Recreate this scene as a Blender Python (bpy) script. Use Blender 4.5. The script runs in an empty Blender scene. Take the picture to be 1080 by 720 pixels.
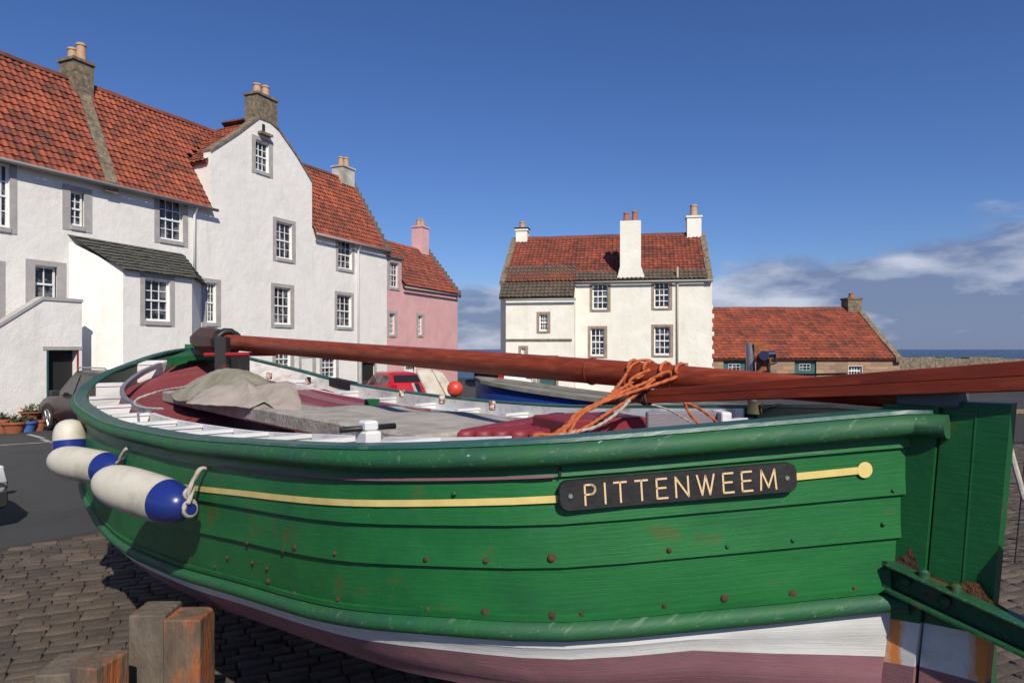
import bpy, math, random
import numpy as np
from mathutils import Vector, Matrix, noise
from mathutils.geometry import tessellate_polygon
R = math.radians
random.seed(7)
sc = bpy.context.scene
C = sc.collection
# ------------------------------------------------------------------ camera, sky, sun, exposure
H0 = 2.1
cd = bpy.data.cameras.new('camera'); cam = bpy.data.objects.new('camera', cd); C.objects.link(cam)
cam.location = (0, 0, H0); cam.rotation_euler = (R(90), 0, 0)
cd.sensor_width = 36; cd.lens = 24; cd.shift_y = 8/1080; cd.clip_start = .05; cd.clip_end = 20000
sc.camera = cam
SUN_AZ, SUN_EL = R(19), R(40)          # sun behind the camera, to its right
sd = Vector((math.sin(SUN_AZ)*math.cos(SUN_EL), -math.cos(SUN_AZ)*math.cos(SUN_EL), math.sin(SUN_EL)))
ld = bpy.data.lights.new('sun', 'SUN'); ld.energy = 4.6; ld.angle = R(.5); ld.color = (1, .93, .82)
sun = bpy.data.objects.new('sun', ld); C.objects.link(sun); sun.rotation_euler = sd.to_track_quat('Z', 'Y').to_euler()
sc.view_settings.view_transform = 'Standard'; sc.view_settings.look = 'None'
sc.view_settings.exposure = .12; sc.view_settings.gamma = 1; sc.view_settings.use_curve_mapping = False
sc.render.engine = 'CYCLES'
w = bpy.data.worlds.new('World'); sc.world = w; w.use_nodes = True
nt = w.node_tree; nt.nodes.clear()
def N(t, **k):
    n = nt.nodes.new(t)
    for a, b in k.items(): setattr(n, a, b)
    return n
def LK(a, b): nt.links.new(a, b)
def setin(n, **k):
    for a, b in k.items(): n.inputs[a.replace('_', ' ')].default_value = b
sky = N('ShaderNodeTexSky', sky_type='NISHITA', sun_disc=False)
sky.sun_elevation = SUN_EL; sky.sun_rotation = math.pi-SUN_AZ
sky.altitude = 0; sky.air_density = 1.0; sky.dust_density = .35; sky.ozone_density = 3.0
tc = N('ShaderNodeTexCoord'); sep = N('ShaderNodeSeparateXYZ'); LK(tc.outputs['Generated'], sep.inputs[0])
hsv = N('ShaderNodeHueSaturation'); hsv.inputs['Saturation'].default_value = 1.1; hsv.inputs['Value'].default_value = 1.0
LK(sky.outputs[0], hsv.inputs['Color'])
tint = N('ShaderNodeMix', data_type='RGBA', blend_type='MULTIPLY'); tint.inputs['Factor'].default_value = 1; tint.inputs['B'].default_value = (.63, .74, 1.05, 1); LK(hsv.outputs[0], tint.inputs['A'])
mp = N('ShaderNodeMapping'); mp.inputs['Scale'].default_value = (1, 1, 3.2); mp.inputs['Location'].default_value = (3.1, 1.7, .6); LK(tc.outputs['Generated'], mp.inputs[0])
nz = N('ShaderNodeTexNoise'); setin(nz, Scale=3.4, Detail=9., Roughness=.56, Distortion=.3); LK(mp.outputs[0], nz.inputs['Vector'])
def M_(op, a, b=None, cl=False):
    n = N('ShaderNodeMath', operation=op); n.use_clamp = cl
    for i, x in enumerate((a, b)):
        if x is None: continue
        if isinstance(x, (int, float)): n.inputs[i].default_value = x
        else: LK(x, n.inputs[i])
    return n.outputs[0]
# cloud bank low over the sea, higher to the right (east)
z = sep.outputs['Z']; x = sep.outputs['X']
top = M_('ADD', M_('MULTIPLY', M_('MAXIMUM', x, 0), .07), .102)          # height of the bank
band = M_('MULTIPLY', M_('SUBTRACT', top, z), 7.5)
dens = M_('ADD', M_('MULTIPLY', band, 2.2), M_('MULTIPLY', M_('SUBTRACT', nz.outputs['Fac'], .47), 3.6))
mask = N('ShaderNodeMapRange', interpolation_type='SMOOTHSTEP'); setin(mask, **{'From Min': 0., 'From Max': .55}); LK(dens, mask.inputs['Value'])
nz2 = N('ShaderNodeTexNoise'); setin(nz2, Scale=5.5, Detail=9., Roughness=.55)
mp2 = N('ShaderNodeMapping'); mp2.inputs['Scale'].default_value = (1, 1, 3.2); mp2.inputs['Location'].default_value = (1.1, .2, .12); LK(tc.outputs['Generated'], mp2.inputs[0]); LK(mp2.outputs[0], nz2.inputs['Vector'])
edge = M_('ADD', M_('MULTIPLY', M_('SUBTRACT', nz2.outputs['Fac'], .5), 5.5), M_('ADD', M_('MULTIPLY', M_('SUBTRACT', z, top), 8.), .62))
cr = N('ShaderNodeMix', data_type='RGBA'); cr.inputs['A'].default_value = (1.9, 2.45, 4.1, 1); cr.inputs['B'].default_value = (6.6, 7.0, 8.2, 1)
LK(M_('MAXIMUM', M_('MINIMUM', edge, 1), 0), cr.inputs['Factor'])
mx = N('ShaderNodeMix', data_type='RGBA'); LK(M_('MULTIPLY', mask.outputs[0], .86), mx.inputs['Factor']); LK(tint.outputs['Result'], mx.inputs['A']); LK(cr.outputs['Result'], mx.inputs['B'])
# faint cirrus
bg = N('ShaderNodeBackground'); bg.inputs['Strength'].default_value = .085; LK(mx.outputs['Result'], bg.inputs['Color'])
wo = N('ShaderNodeOutputWorld'); LK(bg.outputs[0], wo.inputs['Surface'])

# ------------------------------------------------------------------ helpers
def px(x, y, Z):                        # photograph pixel (1080x720) at depth Z -> world point
    return Vector(((x-540)/720*Z, Z, H0-(y-368)/720*Z))
MATS = {}
def material(name, col, rough=.6, col2=None, scale=5., bump=0., bscale=40., detail=6., metal=0., mixpos=(.35, .65), rust=0., rustcol=(.16, .045, .015), rscale=6., stretch=(1, 1, 1), coords='Object', coat=0., spec=.5, speck=None, dirt=None):
    if name in MATS: return MATS[name]
    global nt
    m = bpy.data.materials.new(name); m.use_nodes = True; MATS[name] = m; nt = m.node_tree
    b = nt.nodes['Principled BSDF']; setin(b, Roughness=rough, Metallic=metal); b.inputs['Specular IOR Level'].default_value = spec
    b.inputs['Coat Weight'].default_value = coat; b.inputs['Coat Roughness'].default_value = .15
    t = N('ShaderNodeTexCoord'); mpp = N('ShaderNodeMapping'); mpp.inputs['Scale'].default_value = stretch; LK(t.outputs[coords], mpp.inputs[0])
    vec = mpp.outputs[0]
    cur = None
    def mixc(fac, a, bcol):
        n = N('ShaderNodeMix', data_type='RGBA')
        LK(fac, n.inputs['Factor'])
        for s, v in (('A', a), ('B', bcol)):
            if isinstance(v, tuple): n.inputs[s].default_value = (*v, 1)
            else: LK(v, n.inputs[s])
        return n.outputs['Result']
    def nfac(s, lo, hi, d=detail, v=vec, ro=.6):
        n = N('ShaderNodeTexNoise'); setin(n, Scale=s, Detail=d, Roughness=ro); LK(v, n.inputs['Vector'])
        r = N('ShaderNodeMapRange'); setin(r, **{'From Min': lo, 'From Max': hi}); LK(n.outputs['Fac'], r.inputs['Value']); return r.outputs[0], n.outputs['Fac']
    cur = col
    if col2: cur = mixc(nfac(scale, *mixpos)[0], col, col2)
    if dirt: cur = mixc(M_('MULTIPLY', nfac(dirt[1], .5, .75)[0], dirt[2]), cur, dirt[0])
    if speck: cur = mixc(nfac(speck[1], speck[2], speck[2]+.03, 3.)[0], cur, speck[0])
    if rust: cur = mixc(M_('MULTIPLY', nfac(rscale, .62-.1*rust, .74-.1*rust)[0], min(1, rust+.3)), cur, rustcol)
    if isinstance(cur, tuple): b.inputs['Base Color'].default_value = (*cur, 1)
    else: LK(cur, b.inputs['Base Color'])
    if bump:
        n = N('ShaderNodeTexNoise'); setin(n, Scale=bscale, Detail=5., Roughness=.6); LK(vec, n.inputs['Vector'])
        bp = N('ShaderNodeBump'); setin(bp, Strength=min(1, bump), Distance=.02*max(1, bump)); LK(n.outputs['Fac'], bp.inputs['Height']); LK(bp.outputs[0], b.inputs['Normal'])
        rr = N('ShaderNodeMapRange'); setin(rr, **{'To Min': max(.05, rough-.1), 'To Max': min(1, rough+.12)}); LK(n.outputs['Fac'], rr.inputs['Value']); LK(rr.outputs[0], b.inputs['Roughness'])
    return m

class MB:
    def __init__(s): s.v = []; s.f = []; s.uv = {}; s.mi = []; s.cm = 0
    def add(s, vs, fs, uvs=None):
        o = len(s.v); s.v += [Vector(p) for p in vs]
        for k, f in enumerate(fs):
            if uvs: s.uv[len(s.f)] = [uvs[i] for i in f]
            s.f.append([i+o for i in f]); s.mi.append(s.cm)
        return s
    def box(s, x0, x1, y0, y1, z0, z1, F=None, bev=0):
        if bev:
            b = min(bev, (x1-x0)*.4, (y1-y0)*.4, (z1-z0)*.4)
            vs = []; 
            for z, ins in ((z0, b), (z0+b, 0), (z1-b, 0), (z1, b)):
                X0, X1, Y0, Y1 = x0+ins, x1-ins, y0+ins, y1-ins; c = b if ins == 0 else b*.6
                for q in ((X0+c, Y0), (X1-c, Y0), (X1, Y0+c), (X1, Y1-c), (X1-c, Y1), (X0+c, Y1), (X0, Y1-c), (X0, Y0+c)): vs.append((*q, z))
            fs = [[7-i for i in range(8)], [24+i for i in range(8)]]
            for k in range(3):
                for i in range(8): j = (i+1) % 8; fs.append([k*8+i, k*8+j, k*8+8+j, k*8+8+i])
        else:
            vs = [(x0, y0, z0), (x1, y0, z0), (x1, y1, z0), (x0, y1, z0), (x0, y0, z1), (x1, y0, z1), (x1, y1, z1), (x0, y1, z1)]
            fs = [[3, 2, 1, 0], [4, 5, 6, 7], [0, 1, 5, 4], [1, 2, 6, 5], [2, 3, 7, 6], [3, 0, 4, 7]]
        if F: vs = [F(*p) for p in vs]
        return s.add(vs, fs)
    def tube(s, pts, rad, n=10, cap=True, rope=0, lobes=3, up=None):
        pts = [Vector(p) for p in pts]; k = len(pts)
        if not hasattr(rad, '__len__'): rad = [rad]*k
        T = [(pts[min(i+1, k-1)]-pts[max(i-1, 0)]).normalized() for i in range(k)]
        u = Vector(up) if up else (Vector((0, 0, 1)) if abs(T[0].z) < .9 else Vector((1, 0, 0)))
        vs = []; L = 0
        for i in range(k):
            if i: L += (pts[i]-pts[i-1]).length
            u = (u-T[i]*u.dot(T[i])).normalized(); v = T[i].cross(u)
            for j in range(n):
                a = 2*math.pi*j/n; r = rad[i]
                if rope: r *= 1+.22*math.cos(lobes*a+L*rope)
                vs.append(pts[i]+u*(math.cos(a)*r)+v*(math.sin(a)*r))
        fs = [[i*n+j, i*n+(j+1) % n, (i+1)*n+(j+1) % n, (i+1)*n+j] for i in range(k-1) for j in range(n)]
        if cap: fs += [[n-1-j for j in range(n)], [(k-1)*n+j for j in range(n)]]
        uv = [(i/(k), j/n) for i in range(k) for j in range(n)]
        return s.add(vs, fs)
    def loft(s, rows, close=False, cap=False, uv=None):
        k = len(rows); n = len(rows[0]); vs = [p for r in rows for p in r]
        fs = [[i*n+j, i*n+(j+1) % n, (i+1)*n+(j+1) % n, (i+1)*n+j] for i in range(k-1) for j in range(n if close else n-1)]
        if cap: fs += [[n-1-j for j in range(n)], [(k-1)*n+j for j in range(n)]]
        return s.add(vs, fs, [q for r in uv for q in r] if uv else None)
    def prism(s, poly, a, b, F):        # poly in two coordinates, swept from a to b
        n = len(poly); vs = [F(p, q, a) for p, q in poly]+[F(p, q, b) for p, q in poly]
        fs = [list(range(n)), [2*n-1-i for i in range(n)]]+[[i, n+i, n+(i+1) % n, (i+1) % n] for i in range(n)]
        return s.add(vs, fs)
    def ball(s, c, r, n=16, m=10, sc_=(1, 1, 1)):
        c = Vector(c); rows = []
        for i in range(m+1):
            a = math.pi*i/m
            rows.append([c+Vector((r*math.sin(a)*math.cos(2*math.pi*j/n)*sc_[0], r*math.sin(a)*math.sin(2*math.pi*j/n)*sc_[1], r*math.cos(a)*sc_[2])) for j in range(n)])
        return s.loft(rows, close=True)
def root(name, label, cat, loc, rotz=0, group=None):
    o = bpy.data.objects.new(name, None); C.objects.link(o); o.location = loc; o.rotation_euler = (0, 0, rotz); o.empty_display_size = .2
    o['label'] = label; o['category'] = cat
    if group: o['group'] = group
    o['mat'] = 0; del o['mat']
    return o
XF = {}
def gmat(o):
    if o is None: return Matrix.Identity(4)
    m = Matrix.Translation(o.location) @ o.rotation_euler.to_matrix().to_4x4()
    return gmat(o.parent) @ m if o.parent else m
def obj(name, mb, mat, parent=None, smooth=False, local=False, label=None, fix=True, origin=None):
    me = bpy.data.meshes.new(name)
    base = Vector((0, 0, 0))
    o = bpy.data.objects.new(name, me); C.objects.link(o)
    vs = mb.v
    if parent:
        o.parent = parent
        if not local:
            inv = gmat(parent).inverted(); vs = [inv @ p for p in vs]
    elif not local:
        if origin is None:
            xs = [p.x for p in vs]; ys = [p.y for p in vs]; zs = [p.z for p in vs]
            base = Vector(((min(xs)+max(xs))/2, (min(ys)+max(ys))/2, min(zs)))
        else: base = Vector(origin)
        vs = [p-base for p in vs]; o.location = base
    me.from_pydata([tuple(p) for p in vs], [], mb.f)
    for m in (mat if isinstance(mat, (list, tuple)) else [mat]): me.materials.append(m)
    if mb.uv:
        uvl = me.uv_layers.new(name='UVMap')
        for i, p in enumerate(me.polygons):
            if i in mb.uv:
                for li, q in zip(p.loop_indices, mb.uv[i]): uvl.data[li].uv = q
    for i, p in enumerate(me.polygons): p.material_index = mb.mi[i]; p.use_smooth = bool(smooth)
    if fix:
        import bmesh
        bm = bmesh.new(); bm.from_mesh(me); bmesh.ops.recalc_face_normals(bm, faces=bm.faces); bm.to_mesh(me); bm.free()
    if smooth == 'auto':
        for p in me.polygons: p.use_smooth = True
        me.set_sharp_from_angle(angle=R(38))
    if label: o['label'] = label
    return o
def tag(o, label, cat, group=None, kind=None):
    o['label'] = label; o['category'] = cat
    if group: o['group'] = group
    if kind: o['kind'] = kind
    return o
def structure(o): o['kind'] = 'structure'; return o
def dup(r, loc, rotz=None, label=None):
    c = r.copy(); C.objects.link(c); c.location = loc
    if rotz is not None: c.rotation_euler = (0, 0, rotz)
    if label: c['label'] = label
    for ch in list(r.children):
        d = ch.copy(); C.objects.link(d); d.parent = c
        for g in list(ch.children): e = g.copy(); C.objects.link(e); e.parent = d
    return c

# ------------------------------------------------------------------ materials
def harl(name, col, col2):
    global nt
    m = material(name, col, .88, col2, scale=1.1, bump=.0, detail=8., dirt=((col[0]*.72, col[1]*.72, col[2]*.70), .7, .45)); nt = m.node_tree
    b = nt.nodes['Principled BSDF']; t = nt.nodes['Texture Coordinate']
    n1 = N('ShaderNodeTexNoise'); setin(n1, Scale=2.6, Detail=7., Roughness=.62); LK(t.outputs['Object'], n1.inputs['Vector'])
    bp = N('ShaderNodeBump'); setin(bp, Strength=.6, Distance=.04); LK(n1.outputs['Fac'], bp.inputs['Height'])
    src = b.inputs['Base Color'].links[0].from_socket; mq = N('ShaderNodeMapping'); mq.inputs['Scale'].default_value = (1.6, 1.6, .16); LK(t.outputs['Object'], mq.inputs[0])
    n5 = N('ShaderNodeTexNoise'); setin(n5, Scale=1.7, Detail=9., Roughness=.7); LK(mq.outputs[0], n5.inputs['Vector']); r5 = N('ShaderNodeMapRange'); setin(r5, **{'From Min': .54, 'From Max': .74, 'To Max': .30}); LK(n5.outputs['Fac'], r5.inputs['Value'])
    m5 = N('ShaderNodeMix', data_type='RGBA'); LK(r5.outputs[0], m5.inputs['Factor']); LK(src, m5.inputs['A']); m5.inputs['B'].default_value = (col[0]*.55, col[1]*.53, col[2]*.48, 1); LK(m5.outputs['Result'], b.inputs['Base Color'])
    n2 = N('ShaderNodeTexNoise'); setin(n2, Scale=38., Detail=4.); LK(t.outputs['Object'], n2.inputs['Vector'])
    bp2 = N('ShaderNodeBump'); setin(bp2, Strength=.5, Distance=.012); LK(n2.outputs['Fac'], bp2.inputs['Height']); LK(bp.outputs[0], bp2.inputs['Normal']); LK(bp2.outputs[0], b.inputs['Normal'])
    return m
WHITE = harl('white_harling', (.83, .80, .74), (.77, .74, .68))
CREAM = harl('cream_harling', (.80, .775, .68), (.72, .69, .59))
PINK = harl('pink_harling', (.70, .41, .40), (.63, .35, .35))
MARGIN = material('grey_margin', (.42, .395, .375), .8, (.33, .31, .295), 3., bump=.15)
BROWNST = material('brown_margin', (.34, .255, .19), .85, (.25, .18, .13), 4., bump=.3)
STONE = material('weathered_stone', (.24, .18, .115), .9, (.10, .085, .06), 6., bump=.8, bscale=14, speck=((.30, .27, .2), 9., .62))
POTM = material('chimney_pot_clay', (.50, .33, .20), .85, (.40, .25, .15), 8.)
POTR = material('red_pot_clay', (.42, .16, .08), .85, (.3, .1, .05), 8.)
WPAINT = material('white_paint', (.80, .80, .78), .5)
GLASS = material('window_glass', (.012, .016, .02), .08, (.17, .17, .175), 2.9, mixpos=(.50, .60), spec=.6, bump=.03, bscale=3)  # pale patches in the pane colour stand in for reflections and curtains
DARK = material('dark_interior', (.012, .012, .012), .8)
TEAL = material('teal_paint', (.035, .12, .11), .5, (.02, .085, .08), 4.)
GUTTER = material('gutter_grey', (.30, .29, .27), .6)
SLATE = material('mossy_slate', (.06, .058, .05), .85, (.12, .115, .095), 9., bump=.8, bscale=26, stretch=(1, 1, 3), speck=((.15, .15, .13), 30, .63))
def pantile_mat(name, cols, moss=.2):
    global nt
    m = bpy.data.materials.new(name); m.use_nodes = True; nt = m.node_tree; b = nt.nodes['Principled BSDF']; setin(b, Roughness=.82)
    t = N('ShaderNodeTexCoord'); fl = N('ShaderNodeVectorMath', operation='FLOOR'); LK(t.outputs['UV'], fl.inputs[0])
    wn = N('ShaderNodeTexWhiteNoise', noise_dimensions='2D'); LK(fl.outputs[0], wn.inputs['Vector'])
    n = N('ShaderNodeTexNoise'); setin(n, Scale=.9, Detail=6., Roughness=.65); LK(t.outputs['Object'], n.inputs['Vector'])
    f = M_('ADD', M_('MULTIPLY', wn.outputs['Value'], .45), M_('MULTIPLY', M_('SUBTRACT', n.outputs['Fac'], .32), 1.35))
    r = N('ShaderNodeValToRGB'); cs = r.color_ramp; cs.elements[0].position = 0; cs.elements[0].color = (*cols[0], 1); cs.elements[1].position = 1; cs.elements[1].color = (*cols[-1], 1)
    for i, c in enumerate(cols[1:-1]): e = cs.elements.new((i+1)/(len(cols)-1)); e.color = (*c, 1)
    LK(f, r.inputs[0])
    n3 = N('ShaderNodeTexNoise'); setin(n3, Scale=7., Detail=7., Roughness=.7); LK(t.outputs['Object'], n3.inputs['Vector'])
    rr = N('ShaderNodeMapRange'); setin(rr, **{'From Min': .58, 'From Max': .72, 'To Max': moss}); LK(n3.outputs['Fac'], rr.inputs['Value'])
    mxx = N('ShaderNodeMix', data_type='RGBA'); LK(rr.outputs[0], mxx.inputs['Factor']); LK(r.outputs[0], mxx.inputs['A']); mxx.inputs['B'].default_value = (.06, .045, .025, 1)
    LK(mxx.outputs['Result'], b.inputs['Base Color'])
    bp = N('ShaderNodeBump'); setin(bp, Strength=.4, Distance=.02); LK(n3.outputs['Fac'], bp.inputs['Height']); LK(bp.outputs[0], b.inputs['Normal'])
    return m
TILE = pantile_mat('red_pantiles', [(.39, .105, .046), (.30, .070, .033), (.22, .052, .028), (.12, .038, .024), (.05, .028, .02)], .85)
TILE2 = pantile_mat('orange_pantiles', [(.34, .096, .045), (.26, .063, .033), (.20, .049, .029), (.11, .036, .025), (.045, .028, .02)], .9)
TILE3 = pantile_mat('mossy_pantiles', [(.13, .095, .065), (.105, .078, .055), (.08, .065, .047), (.06, .05, .036)], .6)

def roof(name, E0, E1, R0, R1, mat, parent, tw=.205, ch=.255, amp=.03, keep=None):
    E0, E1, R0, R1 = map(Vector, (E0, E1, R0, R1))
    W = max((E1-E0).length, (R1-R0).length); L = ((R0-E0).length+(R1-E1).length)/2
    nc = max(1, round(W/tw)); nr = max(1, round(L/ch)); nrm = (E1-E0).cross(R0-E0).normalized()
    if nrm.z < 0: nrm = -nrm
    rows = []; uvs = []; sub = 6
    rs = random.Random(nc*7+nr)
    jit = [[rs.uniform(-.006, .012) for _ in range(nc+1)] for _ in range(nr+1)]
    for i in range(nr):
        for b0, dz in ((i+.002, .042), (i+.998, .004)):
            b = b0/nr; row = []; uvr = []
            for j in range(nc*sub+1):
                a = j/(nc*sub); ph = (j/sub) % 1
                h = amp*(math.cos(2*math.pi*ph)*.62+.5*math.cos(4*math.pi*ph+.9)*.3)
                p = (E0.lerp(E1, a)).lerp(R0.lerp(R1, a), b)+nrm*(h+dz+jit[i][min(int(j/sub), nc-1)]+.05)
                p += nrm*.03*noise.noise(p*.45)
                row.append(p); uvr.append((j/sub-.001 if j % sub == 0 and j else j/sub+.001, i+.5))
            rows.append(row); uvs.append(uvr)
    mb = MB(); mb.loft(rows, uv=uvs)
    if keep:
        nf, nu = [], {}
        for fi, f in enumerate(mb.f):
            c = (mb.v[f[0]]+mb.v[f[2]])/2
            if keep(c): nu[len(nf)] = mb.uv[fi]; nf.append(f)
        mb.f = nf; mb.uv = nu; mb.mi = [0]*len(nf)
        return obj(name, mb, mat, parent, fix=False)
    # solid underside
    lo = [E0-nrm*.05, E1-nrm*.05, R1-nrm*.05, R0-nrm*.05]; hi = [E0+nrm*.04, E1+nrm*.04, R1+nrm*.04, R0+nrm*.04]
    mb.add(lo+hi, [[0, 1, 2, 3], [0, 1, 5, 4], [1, 2, 6, 5], [3, 0, 4, 7], [2, 3, 7, 6]], [(0, 0)]*8)
    return obj(name, mb, mat, parent, fix=False)

class Facade:
    """a vertical wall plane: s along, m out of it towards the square, z up"""
    def __init__(self, P0, e, n): self.P = Vector((*P0, 0)); self.e = Vector((*e, 0)); self.n = Vector((*n, 0))
    def __call__(self, s, m, z): return self.P+self.e*s+self.n*m+Vector((0, 0, z))
    def at(self, x, y=None, m=0):       # photograph pixel -> (s, z)
        r = (x-540)/720; P = self.P+self.n*m
        s = (r*P.y-P.x)/(self.e.x-r*self.e.y); Z = P.y+self.e.y*s
        return (s, H0-(y-368)/720*Z) if y is not None else s
    def rect(self, x0, x1, y0, y1, m=0):
        s0 = self.at(x0, m=m); s1 = self.at(x1, m=m)
        sm, za = self.at((x0+x1)/2, y0, m); _, zb = self.at((x0+x1)/2, y1, m)
        return [s0, s1, zb, za]
def wall(name, F, outer, holes, mat, parent, m=0, thick=.35, reveal=.16):
    mb = MB()
    loops = [[Vector((s, z, 0)) for s, z in outer]]+[[Vector((a, c, 0)), Vector((b, c, 0)), Vector((b, d, 0)), Vector((a, d, 0))] for a, b, c, d in holes]
    flat = [p for l in loops for p in l]
    tri = tessellate_polygon(loops)
    mb.add([F(p.x, m, p.y) for p in flat], [list(t) for t in tri])
    n = len(outer)
    mb.add([F(s, m, z) for s, z in outer]+[F(s, m-thick, z) for s, z in outer], [[i, (i+1) % n, n+(i+1) % n, n+i] for i in range(n)])
    for a, b, c, d in holes:
        q = [(a, c), (b, c), (b, d), (a, d)]
        mb.add([F(s, m, z) for s, z in q]+[F(s, m-reveal-.1, z) for s, z in q], [[i, (i+1) % 4, 4+(i+1) % 4, 4+i] for i in range(4)])
    return obj(name, mb, mat, parent)
def window(F, rect, parent, m=0, surround=MARGIN, mg=(.17, .15), cols=3, rows=4, name='window', deep=.10, sill=True, barw=.026):
    s0, s1, z0, z1 = rect; a, b, c, d = s0+mg[0], s1-mg[0], z0+mg[1], z1-mg[1]*1.0
    w_ = MB(); p0, p1 = m-.02, m+.018
    w_.box(s0, a, p0, p1, z0, z1, F); w_.box(b, s1, p0, p1, z0, z1, F)
    w_.box(a, b, p0, p1-.001, d, z1, F); w_.box(a, b, p0, p1+(.03 if sill else -.001), z0+.02, c, F)
    w = obj(name, w_, surround, parent)
    f = MB(); y0, y1 = m-deep-.05, m-deep; fw = .055
    f.box(a, a+fw, y0, y1, c, d, F); f.box(b-fw, b, y0, y1, c, d, F); f.box(a+fw, b-fw, y0, y1-.001, d-fw, d, F); f.box(a+fw, b-fw, y0, y1-.001, c, c+fw*1.3, F)
    zm = (c+d)/2; f.box(a+fw, b-fw, y0+.002, y1+.012, zm-.028, zm+.028, F)
    for i in range(1, cols):
        x_ = a+fw+(b-a-2*fw)*i/cols; f.box(x_-barw/2, x_+barw/2, y0+.01, y1-.008, c+fw, d-fw, F)
    for k in range(1, rows):
        if rows % 2 == 0 and k == rows//2: continue
        z_ = c+fw+(d-c-2*fw)*k/rows; f.box(a+fw, b-fw, y0+.012, y1-.009, z_-barw/2, z_+barw/2, F)
    obj('sash', f, WPAINT, w)
    g = MB(); g.box(a+.02, b-.02, y0-.01, y0+.02, c+.02, d-.02, F); obj('pane', g, GLASS, w)
    return [a, b, c, d]
def inset(r, mg=(.17, .15)): return [r[0]+mg[0], r[1]-mg[0], r[2]+mg[1], r[3]-mg[1]]
def door(F, rect, parent, m=0, mat=TEAL, surround=None, mg=.12, open_=False, lights=0):
    s0, s1, z0, z1 = rect
    if surround:
        w_ = MB(); w_.box(s0, s0+mg, m-.02, m+.018, z0, z1, F); w_.box(s1-mg, s1, m-.02, m+.018, z0, z1, F); w_.box(s0+mg, s1-mg, m-.02, m+.017, z1-mg, z1, F)
        p = obj('door_surround', w_, surround, parent); s0 += mg; s1 -= mg; z1 -= mg
    dm = MB(); dm.box(s0, s1, m-.16, m-.11, z0, z1, F)
    nb = max(2, int((s1-s0)/.18))
    for i in range(1, nb): x_ = s0+(s1-s0)*i/nb; dm.box(x_-.008, x_+.008, m-.115, m-.104, z0, z1, F)
    d = obj('door', dm, DARK if open_ else mat, parent)
    if lights:
        l = MB(); a, b = s0+(s1-s0)*.25, s1-(s1-s0)*.25; c, e = z1-.62, z1-.3
        l.box(a, b, m-.1, m-.095, c, e, F)
        lo = obj('pane', l, GLASS, d); 
        k = MB()
        for i in range(4): x_ = a+(b-a)*i/3; k.box(x_-.007, x_+.007, m-.094, m-.088, c, e, F)
        for i in range(3): z_ = c+(e-c)*i/2; k.box(a, b, m-.0935, m-.0875, z_-.007, z_+.007, F)
        obj('glazing_bar', k, WPAINT, d)
    return [s0, s1, z0, z1]
def chimney(F, s, m, z0, z1, ws, wm, mat, parent, pots=2, potmat=POTM, cap=True, potr=.13, poth=.45, capmat=None, along=True):
    mb = MB(); nl = max(2, int((z1-z0)/.3))
    for i in range(nl):
        j = random.uniform(-.012, .012) if mat is STONE else 0
        mb.box(s-ws/2-j, s+ws/2+j, m-wm/2-j, m+wm/2+j, z0+(z1-z0)*i/nl, z0+(z1-z0)*(i+1)/nl, F)
    if cap: mb.box(s-ws/2-.05, s+ws/2+.05, m-wm/2-.05, m+wm/2+.05, z1, z1+.09, F)
    ch = obj('chimney', mb, mat, parent)
    if capmat:
        c2 = MB(); c2.box(s-ws/2-.08, s+ws/2+.08, m-wm/2-.08, m+wm/2+.08, z1+.12, z1+.17, F); obj('coping', c2, capmat, ch)
    for i in range(pots):
        q = (i-(pots-1)/2)*potr*2.9; p = F(s+(q if along else 0), m+(0 if along else q), z1+(.1 if cap else 0))
        t = MB(); hh = poth*(1 if i % 2 else .86)
        t.tube([p, p+Vector((0, 0, hh*.85)), p+Vector((0, 0, hh*.86)), p+Vector((0, 0, hh)), p+Vector((0, 0, hh*.98)), p+Vector((0, 0, hh*.3))], [potr*1.05, potr*.88, potr*1.05, potr*1.02, potr*.7, potr*.6], n=14)
        obj('chimney_pot', t, potmat, ch, smooth='auto')
    return ch

# ------------------------------------------------------------------ ground, sea
def ground_mats():
    global nt
    asp = material('asphalt', (.045, .045, .045), .9, (.030, .030, .030), .30, bump=.35, bscale=120, speck=((.13, .13, .125), 160, .64), dirt=((.018, .017, .016), 1.1, .7))
    sea = material('sea_water', (.012, .036, .062), .25, (.02, .055, .085), .02, stretch=(1, 2.5, 1), mixpos=(.4, .6), speck=((.55, .6, .62), .16, .672)); nt = sea.node_tree
    b = nt.nodes['Principled BSDF']; t = nt.nodes['Texture Coordinate']
    n = N('ShaderNodeTexNoise'); setin(n, Scale=.25, Detail=8., Roughness=.7); LK(t.outputs['Object'], n.inputs['Vector']); bp = N('ShaderNodeBump'); setin(bp, Strength=1., Distance=2.2); LK(n.outputs['Fac'], bp.inputs['Height']); LK(bp.outputs[0], b.inputs['Normal'])
    return asp, sea
ASP, SEA = ground_mats()
g = MB(); g.box(-90, 60, -30, 50, -4, 0); o = structure(obj('ground', g, ASP, origin=(0, 0, 0)))
g = MB(); g.box(-9000, 9000, 50.01, 9000, -3.4, -3.2); structure(obj('sea', g, SEA, origin=(0, 0, 0)))
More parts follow.
